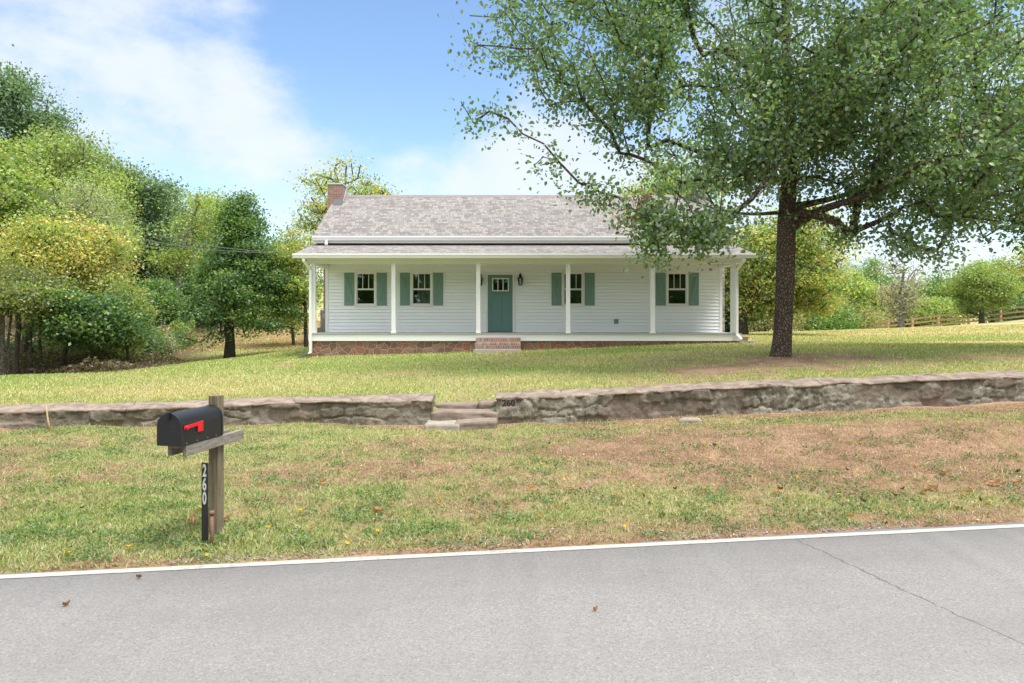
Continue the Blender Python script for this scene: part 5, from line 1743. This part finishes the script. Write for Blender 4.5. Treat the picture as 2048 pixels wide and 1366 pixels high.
# ------------------------------------------------------------------ the big tree
def hero(name, label, base, r0, trunk_top, ell, ntips, per, seed, pal, lsize=0.105, clump=0.235, extra=None, dead=None, droops=None):
    rng = np.random.default_rng(seed)
    bx, by = base; zg = gz(bx, by)
    root = empty(name, (bx, by, zg), label, 'tree')
    vol = np.array([e[3] * e[4] * e[5] * e[6] for e in ell]); vol = vol / vol.sum()
    tips = []
    while len(tips) < ntips:
        e = ell[rng.choice(len(ell), p=vol)]
        q = rng.normal(size=3); q /= np.linalg.norm(q); q *= rng.uniform(0.15, 1) ** (1 / 2.4)
        p = np.array([e[0] + q[0] * e[3], e[1] + q[1] * e[4], e[2] + q[2] * e[5]])
        if vnoise(np.array([p[0] * 0.55 + 3]), np.array([p[2] * 0.55 + p[1] * 0.33]), seed + 1)[0] < 0.25: continue
        if math.hypot(p[0] - bx, p[1] - by) < 0.9 and p[2] < zg + 5: continue
        tips.append(p)
    for e in (droops or []):
        for _ in range(int(e[4] * 0.7)):
            tips.append(np.array(at(e[0] + rng.normal() * e[3] * 0.8, e[1] + rng.normal() * e[3], e[2] + rng.normal() * 0.4)))
    tips = np.array(tips)
    nt_ = 40
    hh = trunk_top - zg
    tr = []
    for k in range(nt_ + 1):
        u = k / nt_
        tr.append((bx + 0.055 * min(hh * u, 4.2) + 0.03 * math.sin(u * 7), by + 0.05 * math.sin(u * 5), zg - 0.15 + (hh + .15) * u))
    P, par, tn = grow(tr, tips, rng, step=0.4, wander=0.1, rise=0.5, up_pen=0.9, first=0.56)
    limb_mesh('trunk', P, par, r0, 0.008, MAT['bark'], root, pexp=2.15, flare=0.5, nside=8, big=40, trunk_n=len(tr), wob=0.10)
    # leaf carriers: tips plus the last nodes of each twig
    carr = [tips]
    for t, nde in tn:
        c = nde
        for _ in range(3):
            c = par[c]
            if c < len(tr): break
            carr.append(P[c][None] + rng.normal(size=(1, 3)) * 0.05)
    carr = np.concatenate(carr)
    nc = len(carr)
    n = ntips * per
    ti = rng.integers(0, nc, n)
    off = rng.normal(size=(n, 3)) * clump * np.array([1, 1, 0.75]); off[:, 2] -= 0.1 * np.abs(rng.normal(size=n))
    cen = carr[ti] + off
    col = pick_cols(rng, n, pal, var=0.2)
    tint = rng.uniform(0.8, 1.2, nc)[ti]
    col = np.clip(col * tint[:, None], 0.004, 0.9)
    cr = leaves('crown', cen, lsize * rng.uniform(0.6, 1.2, n), col, MAT['leaf'], rng, root, shape=6, up_bias=0.45, droop=0.9, aspect=0.66)
    if dead:
        c = []
        for (px, py, Y, sp, m) in dead:
            c.append(np.array(at(px, py, Y)) + rng.normal(size=(m, 3)) * sp)
        c = np.concatenate(c)
        col = pick_cols(rng, len(c), [(0.20, 0.09, 0.05), (0.26, 0.13, 0.07), (0.15, 0.08, 0.05)])
        o = leaves('dead_leaves', c, 0.1 * rng.uniform(.6, 1.1, len(c)), col, MAT['leaf'], rng, root, shape=6, up_bias=0.1, droop=1.5)
        o['label'] = 'brown withered leaf clusters'
    # extra hand placed limbs
    if extra:
        mb = MB()
        for pts, rs in extra:
            mb.tube(catmull(pts, 6), list(np.interp(np.linspace(0, 1, (len(pts) - 1) * 6 + 1), np.linspace(0, 1, len(rs)), rs)), 9)
        mb.build('limb', MAT['bark'], root, smooth=True)
    return root


HP = [(0.10, 0.175, 0.075), (0.125, 0.2, 0.07), (0.085, 0.15, 0.068), (0.145, 0.215, 0.065), (0.10, 0.17, 0.095), (0.165, 0.225, 0.07)]
TX, TY = X_(1561, 16.4), 16.4
ell = [  # centre xyz, radii xyz, weight
    (6.3, 16.2, 9.6, 4.6, 4.4, 4.8, 1.0),
    (1.9, 15.3, 9.3, 3.0, 2.6, 2.9, 1.15),
    (3.9, 14.6, 6.5, 2.6, 2.4, 1.9, 1.25),
    (3.6, 13.8, 4.6, 1.15, 0.8, 0.95, 1.0),
    (4.9, 14.5, 5.1, 1.25, 1.2, 0.9, 0.7),
    (9.6, 15.4, 7.0, 3.1, 3.2, 2.7, 1.3),
    (10.2, 15.2, 5.4, 2.2, 2.0, 1.5, 1.5),
    (7.0, 14.2, 6.8, 2.0, 2.0, 1.6, 0.75),
]
zj = Z_(440, TY)
extra = [([at(1590, 450, 16.4), at(1625, 428, 16.0), at(1665, 412, 15.7), at(1720, 395, 15.4), at(1780, 370, 15.2)], [0.12, 0.105, 0.085, 0.06, 0.03]),
         ([at(1560, 425, 16.4), at(1500, 428, 15.9), at(1440, 420, 15.4), at(1380, 400, 15)], [0.05, 0.035, 0.025, 0.012]),
         ([at(1575, 415, 16.4), at(1630, 405, 16.8), at(1700, 385, 17.1), at(1770, 340, 17.4)], [0.1, 0.08, 0.055, 0.03])]
DROOPS = [(1400, 470, 13.9, 17, 12), (1310, 470, 13.8, 20, 14), (1285, 430, 13.9, 18, 10), (1250, 415, 14, 16, 8), (1180, 350, 14.4, 20, 8), (1080, 315, 14.6, 16, 7), (1440, 440, 14.2, 18, 10),
          (960, 225, 14.8, 20, 8), (930, 90, 15, 20, 8), (1690, 450, 15.2, 18, 8), (1800, 470, 15, 20, 10), (1880, 490, 15, 18, 8), (1350, 420, 14, 22, 10)]
hero('shade_tree', 'big dark leafed shade tree with a thick rough trunk on the lawn above the wall', (TX, TY), 0.212, 7.2, ell, 1620, 66, 401, HP, extra=extra, droops=DROOPS,
     dead=[(1290, 398, 14.0, 0.13, 60), (1258, 425, 13.9, 0.16, 70), (1310, 430, 14.0, 0.16, 40), (1600, 215, 15, .2, 30)])
ell2 = [(14.5, 17.5, 9.0, 4.2, 4.5, 5.0, 1.0), (12.6, 16.8, 5.9, 2.2, 2.4, 2.2, 1.5), (13.4, 16.0, 4.9, 1.6, 1.6, 1.3, 1.6)]
HP2 = [(0.05, 0.11, 0.035), (0.07, 0.14, 0.035), (0.09, 0.165, 0.04), (0.04, 0.09, 0.03), (0.13, 0.19, 0.045)]
hero('shade_tree', 'darker tree overhanging from outside the picture edge beside the big shade tree', (15.0, 17.6), 0.25, 8.0, ell2, 560, 70, 402, HP2)


# ------------------------------------------------------------------ grass
def blades(name, X, Y, h, w, col, rng, lean=0.6):
    n = len(X)
    Z = ground_z(X, Y)
    a = rng.uniform(0, 2 * math.pi, n)
    d = np.stack([np.cos(a), np.sin(a), np.zeros(n)], -1)
    la = a + rng.uniform(-1.2, 1.2, n) + math.pi / 2
    l = np.stack([np.cos(la), np.sin(la), np.zeros(n)], -1) * (lean * rng.random(n) * h)[:, None]
    B = np.stack([X, Y, Z - 0.004], -1); upv = np.array([0, 0, 1.0])
    hw = (w / 2)[:, None]
    v0 = B - d * hw; v1 = B + d * hw
    m = B + l * 0.35 + upv * (h * 0.6)[:, None]
    v2 = m + d * hw * 0.8; v3 = m - d * hw * 0.8
    v4 = B + l + upv * (h * (1 - 0.25 * rng.random(n)))[:, None]
    V = np.stack([v0, v1, v2, v3, v4], 1).reshape(-1, 3)
    i = np.arange(n)[:, None] * 5
    return tag(np_mesh(name, V, [i + [[0, 1, 2, 3]], i + [[3, 2, 4]]], MAT['grass_blade'], None, np.repeat(col, 5, 0)), kind='stuff')


def grass_cols(rng, dry, n):
    g = np.array([(0.17, 0.25, 0.06), (0.24, 0.315, 0.09), (0.31, 0.36, 0.13), (0.125, 0.205, 0.048)])[rng.integers(0, 4, n)]
    s = np.array([(0.44, 0.37, 0.20), (0.52, 0.45, 0.27), (0.35, 0.275, 0.15)])[rng.integers(0, 3, n)]
    f = (rng.random(n) < np.clip(dry, 0.08, 0.92))[:, None]
    c = np.where(f, s, g)
    return np.clip(c * (1 + 0.15 * rng.normal(size=(n, 1))), 0.01, 0.8)


def near_grass():
    rng = np.random.default_rng(501)
    n = 520000
    Y = rng.uniform(4.4, 11.6, n); X = rng.uniform(-1, 1, n) * (0.95 * Y + 0.6)
    Y2 = Y
    keep = (Y > road_edge(X) + 0.02 * sstep(-3, 0, X) - 0.03 + 0.20 * vnoise(X * 2.2, X * 0, 3) ** 1.3 + 0.06 * vnoise(X * 11, X * 0, 13) + 0.08 * sstep(1, 5, X)) & (Y < yw(X) - 0.02)
    keep &= ~((X > GX0 - 0.1) & (X < GX1) & (Y > 10.98) & (rng.random(n) > 0.06))
    X, Y = X[keep], Y[keep]
    b, d, o, l = patches(X, Y)
    tuft = fbm(X * 7, Y * 7, 91, 3)
    dens = np.clip(sstep(0.66, 0.36, b + 0.5 * (tuft - 0.5)), 0.16, 1)
    keep = rng.random(len(X)) < dens * (0.55 + 0.45 * np.clip(6.5 / Y, 0, 1))
    X, Y, b, d, tuft = X[keep], Y[keep], b[keep], d[keep], tuft[keep]
    n = len(X)
    dryp = np.clip(0.15 + 0.75 * d + 0.75 * (b - 0.45), 0.05, 0.95)
    h = (0.020 + 0.036 * rng.random(n) ** 2 + 0.04 * np.clip(tuft - 0.5, 0, 1)) * np.where(rng.random(n) < 0.02, 1.7, 1.0) * (1 + 0.9 * np.exp(-(yw(X) - Y) / 0.10) + 0.8 * np.exp(-((X + 2.48) ** 2 + (Y - 5.95) ** 2) / 0.03))
    w = rng.uniform(0.004, 0.0085, n)
    blades('bank_grass', X, Y, h, w, grass_cols(rng, dryp, n), rng, 1.7)
    # flattened dead thatch over the bare places
    n = 330000
    Y = rng.uniform(4.6, 11.6, n); X = rng.uniform(-1, 1, n) * (0.95 * Y + 0.6)
    keep = (Y > road_edge(X) + 0.05 + 0.1 * sstep(1, 5, X)) & (Y < yw(X) - 0.02) & ~((X > GX0 - 0.1) & (X < GX1) & (Y > 10.98))
    X, Y = X[keep], Y[keep]
    b, d, o, l = patches(X, Y)
    keep = rng.random(len(X)) < np.clip(0.12 + 1.1 * sstep(0.35, 0.6, b) * (0.35 + 0.9 * fbm(X * 3, Y * 3, 95)), 0, 1)
    X, Y = X[keep], Y[keep]; n = len(X)
    dk = 0.72 + 0.55 * fbm(X * 1.6, Y * 2.2, 97, 4)
    tc_ = np.array([(0.31, 0.205, 0.125), (0.42, 0.30, 0.195), (0.22, 0.135, 0.08), (0.29, 0.175, 0.11), (0.47, 0.37, 0.26), (0.15, 0.09, 0.06)])[rng.integers(0, 6, n)] * (1 + 0.15 * rng.normal(size=(n, 1)))
    tc_ = tc_ * dk[:, None]
    blades('dead_grass', X, Y, 0.010 + 0.018 * rng.random(n), rng.uniform(0.003, 0.007, n), np.clip(tc_, .02, .8), rng, 4.5)


def lawn_grass():
    rng = np.random.default_rng(502)
    n = 300000
    n = 420000
    Y = 11.6 + 33 * rng.random(n) ** 1.7 ; X = rng.uniform(-1, 1, n) * (0.85 * Y + 1)
    keep = (Y > yw(X) + 0.42) & ~((X > XL - 0.05) & (X < XR) & (Y > FY + 0.02)) & ~((X > X_(945, 21.5)) & (X < X_(1043, 21.5)) & (Y > 21.44))
    keep |= (X > GX0 + 0.05) & (X < GX1 - 0.05) & (Y > 12.2) & (Y < 12.5)
    X, Y = X[keep], Y[keep]
    b, d, o, l = patches(X, Y)
    keep = rng.random(len(X)) < np.clip(sstep(0.68, 0.36, b) * (1 - o) * (1 - l), 0.06, 1)
    X, Y, b, d = X[keep], Y[keep], b[keep], d[keep]
    n = len(X)
    fa = np.clip(Y / 14, 1, 2.6); h = (0.028 + 0.032 * rng.random(n)) * fa ** 0.5; w = rng.uniform(0.006, 0.013, n) * fa
    blades('lawn_grass', X, Y, h, w, np.clip(grass_cols(rng, np.clip(0.14 + 0.85 * d + 0.4 * (b - .4), 0.05, 0.95), n) * np.array([1.22, 1.2, 1.1]), 0.01, 0.8), rng, 1.2)


near_grass()
lawn_grass()


def hay_grass():
    rng = np.random.default_rng(506)
    n = 90000
    Y = 30 + 34 * rng.random(n) ** 1.3; px = rng.uniform(280, 660, n); X = X_(px, Y)
    b, d, o, l = patches(X, Y)
    keep = (rng.random(n) < np.clip(o * 1.2, 0, 1)); X, Y = X[keep], Y[keep]; n = len(X)
    c = np.array([(0.47, 0.33, 0.20), (0.40, 0.26, 0.15), (0.52, 0.40, 0.27), (0.33, 0.27, 0.13), (0.3, 0.3, 0.12)])[rng.integers(0, 5, n)] * (0.75 + 0.5 * fbm(X * .9, Y * .9, 131))[:, None]
    blades('hay_grass', X, Y, 0.06 + 0.10 * rng.random(n), rng.uniform(0.02, 0.05, n), np.clip(c, .02, .8), rng, 1.5)


hay_grass()


def ground_weeds():
    rng = np.random.default_rng(505)
    n = 140000
    Y = 5.2 + 6.2 * rng.random(n) ** 1.2; X = rng.uniform(-1, 1, n) * (0.95 * Y + 0.5)
    keep = (Y > road_edge(X) + 0.15) & (Y < yw(X) - 0.03) & ~((X > GX0 - 0.1) & (X < GX1) & (Y > 10.98))
    X, Y = X[keep], Y[keep]
    cl = fbm(X * 3.2, Y * 4.0, 121, 4)
    keep = rng.random(len(X)) < sstep(0.53, 0.66, cl + 0.06 * np.exp(-((Y - road_edge(X) - 1.0) / 0.5) ** 2))
    X, Y = X[keep], Y[keep]; n = len(X)
    cen = np.stack([X, Y, ground_z(X, Y) + 0.012 + 0.035 * rng.random(n)], -1)
    col = pick_cols(rng, n, [(0.065, 0.13, 0.035), (0.09, 0.16, 0.04), (0.12, 0.2, 0.045), (0.06, 0.11, 0.045)], var=.15)
    tag(leaves('ground_weeds', cen, rng.uniform(0.014, 0.036, n), col, MAT['grass_blade'], rng, None, shape=4, up_bias=1.2, droop=0.1, aspect=0.55), kind='stuff')


ground_weeds()


def litter():
    rng = np.random.default_rng(511)
    n = 5200
    Y = rng.uniform(5.0, 11.4, n); X = rng.uniform(-1, 1, n) * (0.9 * Y + 0.5)
    keep = (Y > road_edge(X) + 0.12) & (Y < yw(X) - 0.05)
    X, Y = X[keep], Y[keep]
    b, d, o, l = patches(X, Y)
    keep = rng.random(len(X)) < np.clip(b * 1.6 - 0.25, 0.05, 1)
    X, Y = X[keep], Y[keep]
    n = len(X)
    cen = np.stack([X, Y, ground_z(X, Y) + 0.015], -1)
    col = pick_cols(rng, n, [(0.16, 0.10, 0.06), (0.22, 0.13, 0.08), (0.11, 0.07, 0.05), (0.38, 0.3, 0.2), (0.3, 0.22, 0.14)])
    tag(leaves('leaf_litter', cen, rng.uniform(0.012, 0.035, n), col, MAT['dry_leaf'], rng, None, shape=4, up_bias=2.2, droop=0, aspect=0.5), kind='stuff')
    # bits of bare grit beside the line
    n = 1800
    X = rng.uniform(-4.5, 5.5, n); Y = road_edge(X) + 0.10 + np.abs(rng.normal(size=n)) * 0.10
    keep = vnoise(X * 1.2, X * 0, 8) + 0.25 * np.exp(-((X + 0.35) / 0.6) ** 2) > 0.55
    X, Y = X[keep], Y[keep]; n = len(X)
    cen = np.stack([X, Y, np.maximum(ground_z(X, Y), 0) + 0.006], -1)
    V = []; base = np.array([(1, 0, 0), (-.5, .87, 0), (-.5, -.87, 0), (0, 0, .8)])
    s = rng.uniform(0.004, 0.014, n)
    V = cen[:, None] + base[None] * s[:, None, None]
    i = np.arange(n)[:, None] * 4
    col = np.repeat(np.clip(0.25 * (1 + .3 * rng.normal(size=(n, 1))) * np.array([[1, .92, .84]]), .05, .7), 4, 0)
    tag(np_mesh('grit', V.reshape(-1, 3), [np.concatenate([i + [[0, 1, 3]], i + [[1, 2, 3]], i + [[2, 0, 3]]])], MAT['dry_leaf'], None, col), kind='stuff')


litter()


# fallen leaves one by one
def leaf_proto(name, col, curl, L=0.1, W=0.062, seed=0):
    rng = np.random.default_rng(seed)
    nu, nv = 9, 5
    V = []
    for i in range(nu):
        u = i / (nu - 1)
        wv = W * math.sin(math.pi * min(1, u * 0.94 + 0.04)) ** 0.8 * (1 - 0.35 * u)
        for j in range(nv):
            v = j / (nv - 1) * 2 - 1
            V.append(((u - 0.5) * L, v * wv * 0.5, curl * L * (v * v * 0.35 + (u - 0.45) ** 2 * 0.9) + rng.normal() * 0.0025 + 0.004))
    F_ = [(i * nv + j, (i + 1) * nv + j, (i + 1) * nv + j + 1, i * nv + j + 1) for i in range(nu - 1) for j in range(nv - 1)]
    me = bpy.data.meshes.new(name)
    me.from_pydata(V, [], F_)
    for p in me.polygons: p.use_smooth = True
    a = me.color_attributes.new('col', 'FLOAT_COLOR', 'POINT')
    for k in range(len(V)):
        f = 1 + 0.2 * rng.normal()
        a.data[k].color = (min(.9, col[0] * f), min(.9, col[1] * f), min(.9, col[2] * f), 1)
    me.materials.append(MAT['dry_leaf'])
    o = bpy.data.objects.new(name, me)
    return o


def px_to_ground(px, py):
    Y0, Y1 = 3.0, 14.0
    lo = Y0
    Ys = np.linspace(Y0, Y1, 900)
    zz = ground_z(X_(px, Ys), Ys); zr = np.where(Ys < road_edge(X_(px, Ys)), 0.0, zz)
    ray = Z_(py, Ys)
    k = int(np.argmax(ray < zr))
    return X_(px, Ys[k]), float(Ys[k]), float(max(zr[k], 0.0))


protoY = leaf_proto('fallen_leaf', (0.62, 0.40, 0.03), 0.5, 0.095, 0.06, 1)
protoO = leaf_proto('fallen_leaf', (0.5, 0.26, 0.05), 0.9, 0.10, 0.06, 2)
protoB = leaf_proto('fallen_leaf', (0.46, 0.27, 0.16), 0.8, 0.15, 0.10, 3)
protoD = leaf_proto('fallen_leaf', (0.17, 0.07, 0.05), 1.2, 0.09, 0.055, 4)


def drop(proto, px, py, label, group, rng, s=1.0):
    o = proto.copy(); COL.objects.link(o)
    x, y, z = px_to_ground(px, py)
    road = y < road_edge(x)
    o.location = (x, y, z + (0.004 if road else 0.028))
    o.rotation_euler = (rng.normal() * 0.18, rng.normal() * 0.18, rng.uniform(0, 6.28))
    o.scale = (s, s, s)
    tag(o, label, 'leaf', group)


rngl = np.random.default_rng(601)
for px, py in [(1084, 934), (1112, 894), (1268, 978), (1420, 922), (1409, 892), (1598, 960), (1714, 947), (1822, 917), (1833, 936), (1677, 995), (400, 1022), (365, 914), (602, 1028), (522, 970), (540, 1064),
               (695, 1095), (258, 1102), (136, 1115), (193, 1128), (10, 1122), (1250, 1062), (880, 942), (1043, 856), (1345, 848), (928, 1060), (755, 1072), (1813, 1022), (1575, 842), (1920, 850), (1935, 835), (1722, 892), (1130, 965), (1270, 955), (1660, 985), (415, 1120), (1980, 1010)]:
    drop(protoY, px, py, 'small yellow leaf fallen on the grass bank', 'yellow leaves fallen on the bank', rngl, rngl.uniform(0.45, 0.7))
for px, py in [(1143, 988), (1232, 998), (1407, 986), (1060, 982), (645, 970), (380, 1048), (345, 1015), (752, 1030), (785, 1015), (1325, 1035), (1555, 990), (1850, 990), (1885, 950), (620, 1070), (98, 950), (205, 1025), (1012, 1015), (1080, 1040), (1700, 1040), (880, 1010), (1940, 985), (1760, 975)]:
    drop(protoO, px, py, 'curled orange leaf fallen on the grass bank', 'orange leaves fallen on the bank', rngl, rngl.uniform(0.4, 0.65))
for px, py in [(1865, 983), (1850, 990), (1628, 982), (1890, 951), (2005, 975), (1990, 973), (753, 1028), (1925, 998), (2035, 972), (388, 1050), (450, 1045)]:
    drop(protoB, px, py, 'large tan dry leaf lying on the grass bank', 'large dry leaves on the bank', rngl, rngl.uniform(0.5, 0.8))
for px, py in [(1429, 897), (1380, 896), (1694, 946), (2035, 950), (1790, 998), (1725, 1009), (1805, 985), (1560, 985), (165, 1023), (1098, 893), (1288, 1000), (1960, 1008), (1640, 950), (1500, 960), (1350, 985)]:
    drop(protoD, px, py, 'small dark red leaf on the grass bank', 'dark leaves fallen on the bank', rngl, rngl.uniform(0.4, 0.65))
drop(leaf_proto('fallen_leaf', (0.30, 0.13, 0.05), 1.0, 0.11, 0.05, 7), 131, 1213, 'brown curled leaf lying alone on the asphalt nearest the mailbox side', None, rngl, 0.5)
drop(leaf_proto('fallen_leaf', (0.20, 0.11, 0.06), 1.4, 0.09, 0.05, 8), 279, 1157, 'dark brown leaf lying on the asphalt just off the white line', None, rngl, 0.45)
drop(leaf_proto('fallen_leaf', (0.42, 0.2, 0.09), 1.4, 0.085, 0.06, 9), 1190, 1223, 'orange brown leaf lying out in the middle of the road surface', None, rngl, 0.45)

# ------------------------------------------------------------------ sky, sun, camera
SUN_DIR = Vector((0.30, -0.22, 0.88)).normalized()      # towards the sun
el = math.asin(SUN_DIR.z); az = math.atan2(SUN_DIR.x, SUN_DIR.y)
sun = bpy.data.lights.new('sun', 'SUN')
sun.energy = 2.5; sun.angle = R(22); sun.color = (1.0, 0.95, 0.87)
so = bpy.data.objects.new('sun', sun); COL.objects.link(so)
so.rotation_euler = (-SUN_DIR).to_track_quat('-Z', 'Y').to_euler()
so.location = (20, 20, 40)

world = bpy.data.worlds.new('World'); scene.world = world; world.use_nodes = True
nt = world.node_tree; nt.nodes.clear()
wo = nt.nodes.new('ShaderNodeOutputWorld')
sky = nd(nt, 'ShaderNodeTexSky', {'sky_type': 'NISHITA', 'sun_disc': False, 'sun_elevation': el, 'sun_rotation': az, 'altitude': 200, 'air_density': 1.0, 'dust_density': 0.15, 'ozone_density': 3.0})
dirv = tc(nt, 'Generated')


def pdir(px, py):
    return Vector(((px - CX) / F, 1, (HY - py) / F)).normalized()


def spot(px, py, r0, r1, amp, sq=(1, 1, 1)):
    d = pdir(px, py)
    dv = nd(nt, 'ShaderNodeVectorMath', {'operation': 'SUBTRACT'}, i0=wd_, i1=tuple(d)).outputs[0]
    dv = nd(nt, 'ShaderNodeVectorMath', {'operation': 'MULTIPLY'}, i0=dv, i1=sq).outputs[0]
    ln = nd(nt, 'ShaderNodeVectorMath', {'operation': 'LENGTH'}, i0=dv).outputs['Value']
    return maprange(nt, ln, r0, r1, amp, 0.0)


w1n = noise(nt, dirv, 2.6, 5, 0.6, out=1)
wd_ = nd(nt, 'ShaderNodeVectorMath', {'operation': 'MULTIPLY_ADD'}, i0=w1n, i1=(0.16, 0.16, 0.16), i2=dirv).outputs[0]
wd_ = nd(nt, 'ShaderNodeVectorMath', {'operation': 'SUBTRACT'}, i0=wd_, i1=(0.08, 0.08, 0.08)).outputs[0]
fl = noise(nt, mapping(nt, dirv, (1, 1, 2.2)), 3.0, 8, 0.6, 0.3)
fine = noise(nt, mapping(nt, dirv, (1, 1, 1.6), (0, 0.5, 0)), 11.0, 8, 0.65)
cov = ma(nt, 'MULTIPLY_ADD', ma(nt, 'SUBTRACT', fl, 0.5), 1.3, 0.42)
cov = ma(nt, 'ADD', cov, ma(nt, 'MULTIPLY', ma(nt, 'SUBTRACT', fine, 0.5), 0.95))
for s in (spot(330, 140, 0.05, 0.42, 0.30, (1, 1, 1.15)), spot(590, 270, 0.02, 0.2, 0.40, (1, 1, 1)), spot(1000, 350, 0.03, 0.22, 0.62, (0.8, 1, 1.7)),
          spot(760, 95, 0.06, 0.20, -0.75, (1, 1, 0.8)), spot(490, 390, 0.02, 0.15, -0.30, (0.9, 1, 1.6)), spot(270, 330, 0.01, 0.10, -0.15, (0.8, 1, 2.2)),
          spot(890, 165, 0.0, 0.05, 0.45, (1, 1, 1.5)), spot(1700, 520, 0.1, 0.6, 0.3, (1, 1, 1.3)), spot(480, 60, 0.02, 0.12, -0.18)):
    cov = ma(nt, 'ADD', cov, s)
# unseen cloud deck added overhead and behind the viewer, brightened as front fill
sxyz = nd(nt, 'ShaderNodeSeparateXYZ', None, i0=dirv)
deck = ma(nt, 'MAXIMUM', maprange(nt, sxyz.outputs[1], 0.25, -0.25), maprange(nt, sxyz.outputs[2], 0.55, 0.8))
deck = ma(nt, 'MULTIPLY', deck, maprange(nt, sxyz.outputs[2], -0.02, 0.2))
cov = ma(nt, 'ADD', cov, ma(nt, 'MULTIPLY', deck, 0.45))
cf = maprange(nt, cov, 0.22, 0.95)
skyc = nd(nt, 'ShaderNodeMix', {'data_type': 'RGBA', 'blend_type': 'MULTIPLY'}, i0=1.0)
nt.links.new(sky.outputs[0], skyc.inputs[6]); skyc.inputs[7].default_value = (1.2, 1.2, 1.18, 1)
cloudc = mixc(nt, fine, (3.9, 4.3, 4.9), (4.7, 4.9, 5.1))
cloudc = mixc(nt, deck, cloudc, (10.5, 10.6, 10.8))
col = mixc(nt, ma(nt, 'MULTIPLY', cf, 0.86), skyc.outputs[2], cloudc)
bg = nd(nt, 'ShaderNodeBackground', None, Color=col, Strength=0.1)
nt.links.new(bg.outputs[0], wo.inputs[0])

cam = bpy.data.cameras.new('camera')
cam.sensor_width = 36; cam.lens = 24; cam.shift_y = -43 / 2048; cam.clip_end = 3000; cam.clip_start = 0.05
co = bpy.data.objects.new('camera', cam); COL.objects.link(co)
co.location = (0, 0, CZ); co.rotation_euler = (R(90), 0, 0)
scene.camera = co
vs_ = scene.view_settings
vs_.view_transform = 'Standard'; vs_.look = 'None'; vs_.gamma = 1; vs_.exposure = 1.1; vs_.use_curve_mapping = False
scene.render.resolution_x = 1024; scene.render.resolution_y = 683
scene.cycles.max_bounces = 6; scene.cycles.diffuse_bounces = 4; scene.cycles.transmission_bounces = 4; scene.cycles.transparent_max_bounces = 8
scene.cycles.use_denoising = True; scene.cycles.sample_clamp_indirect = 6
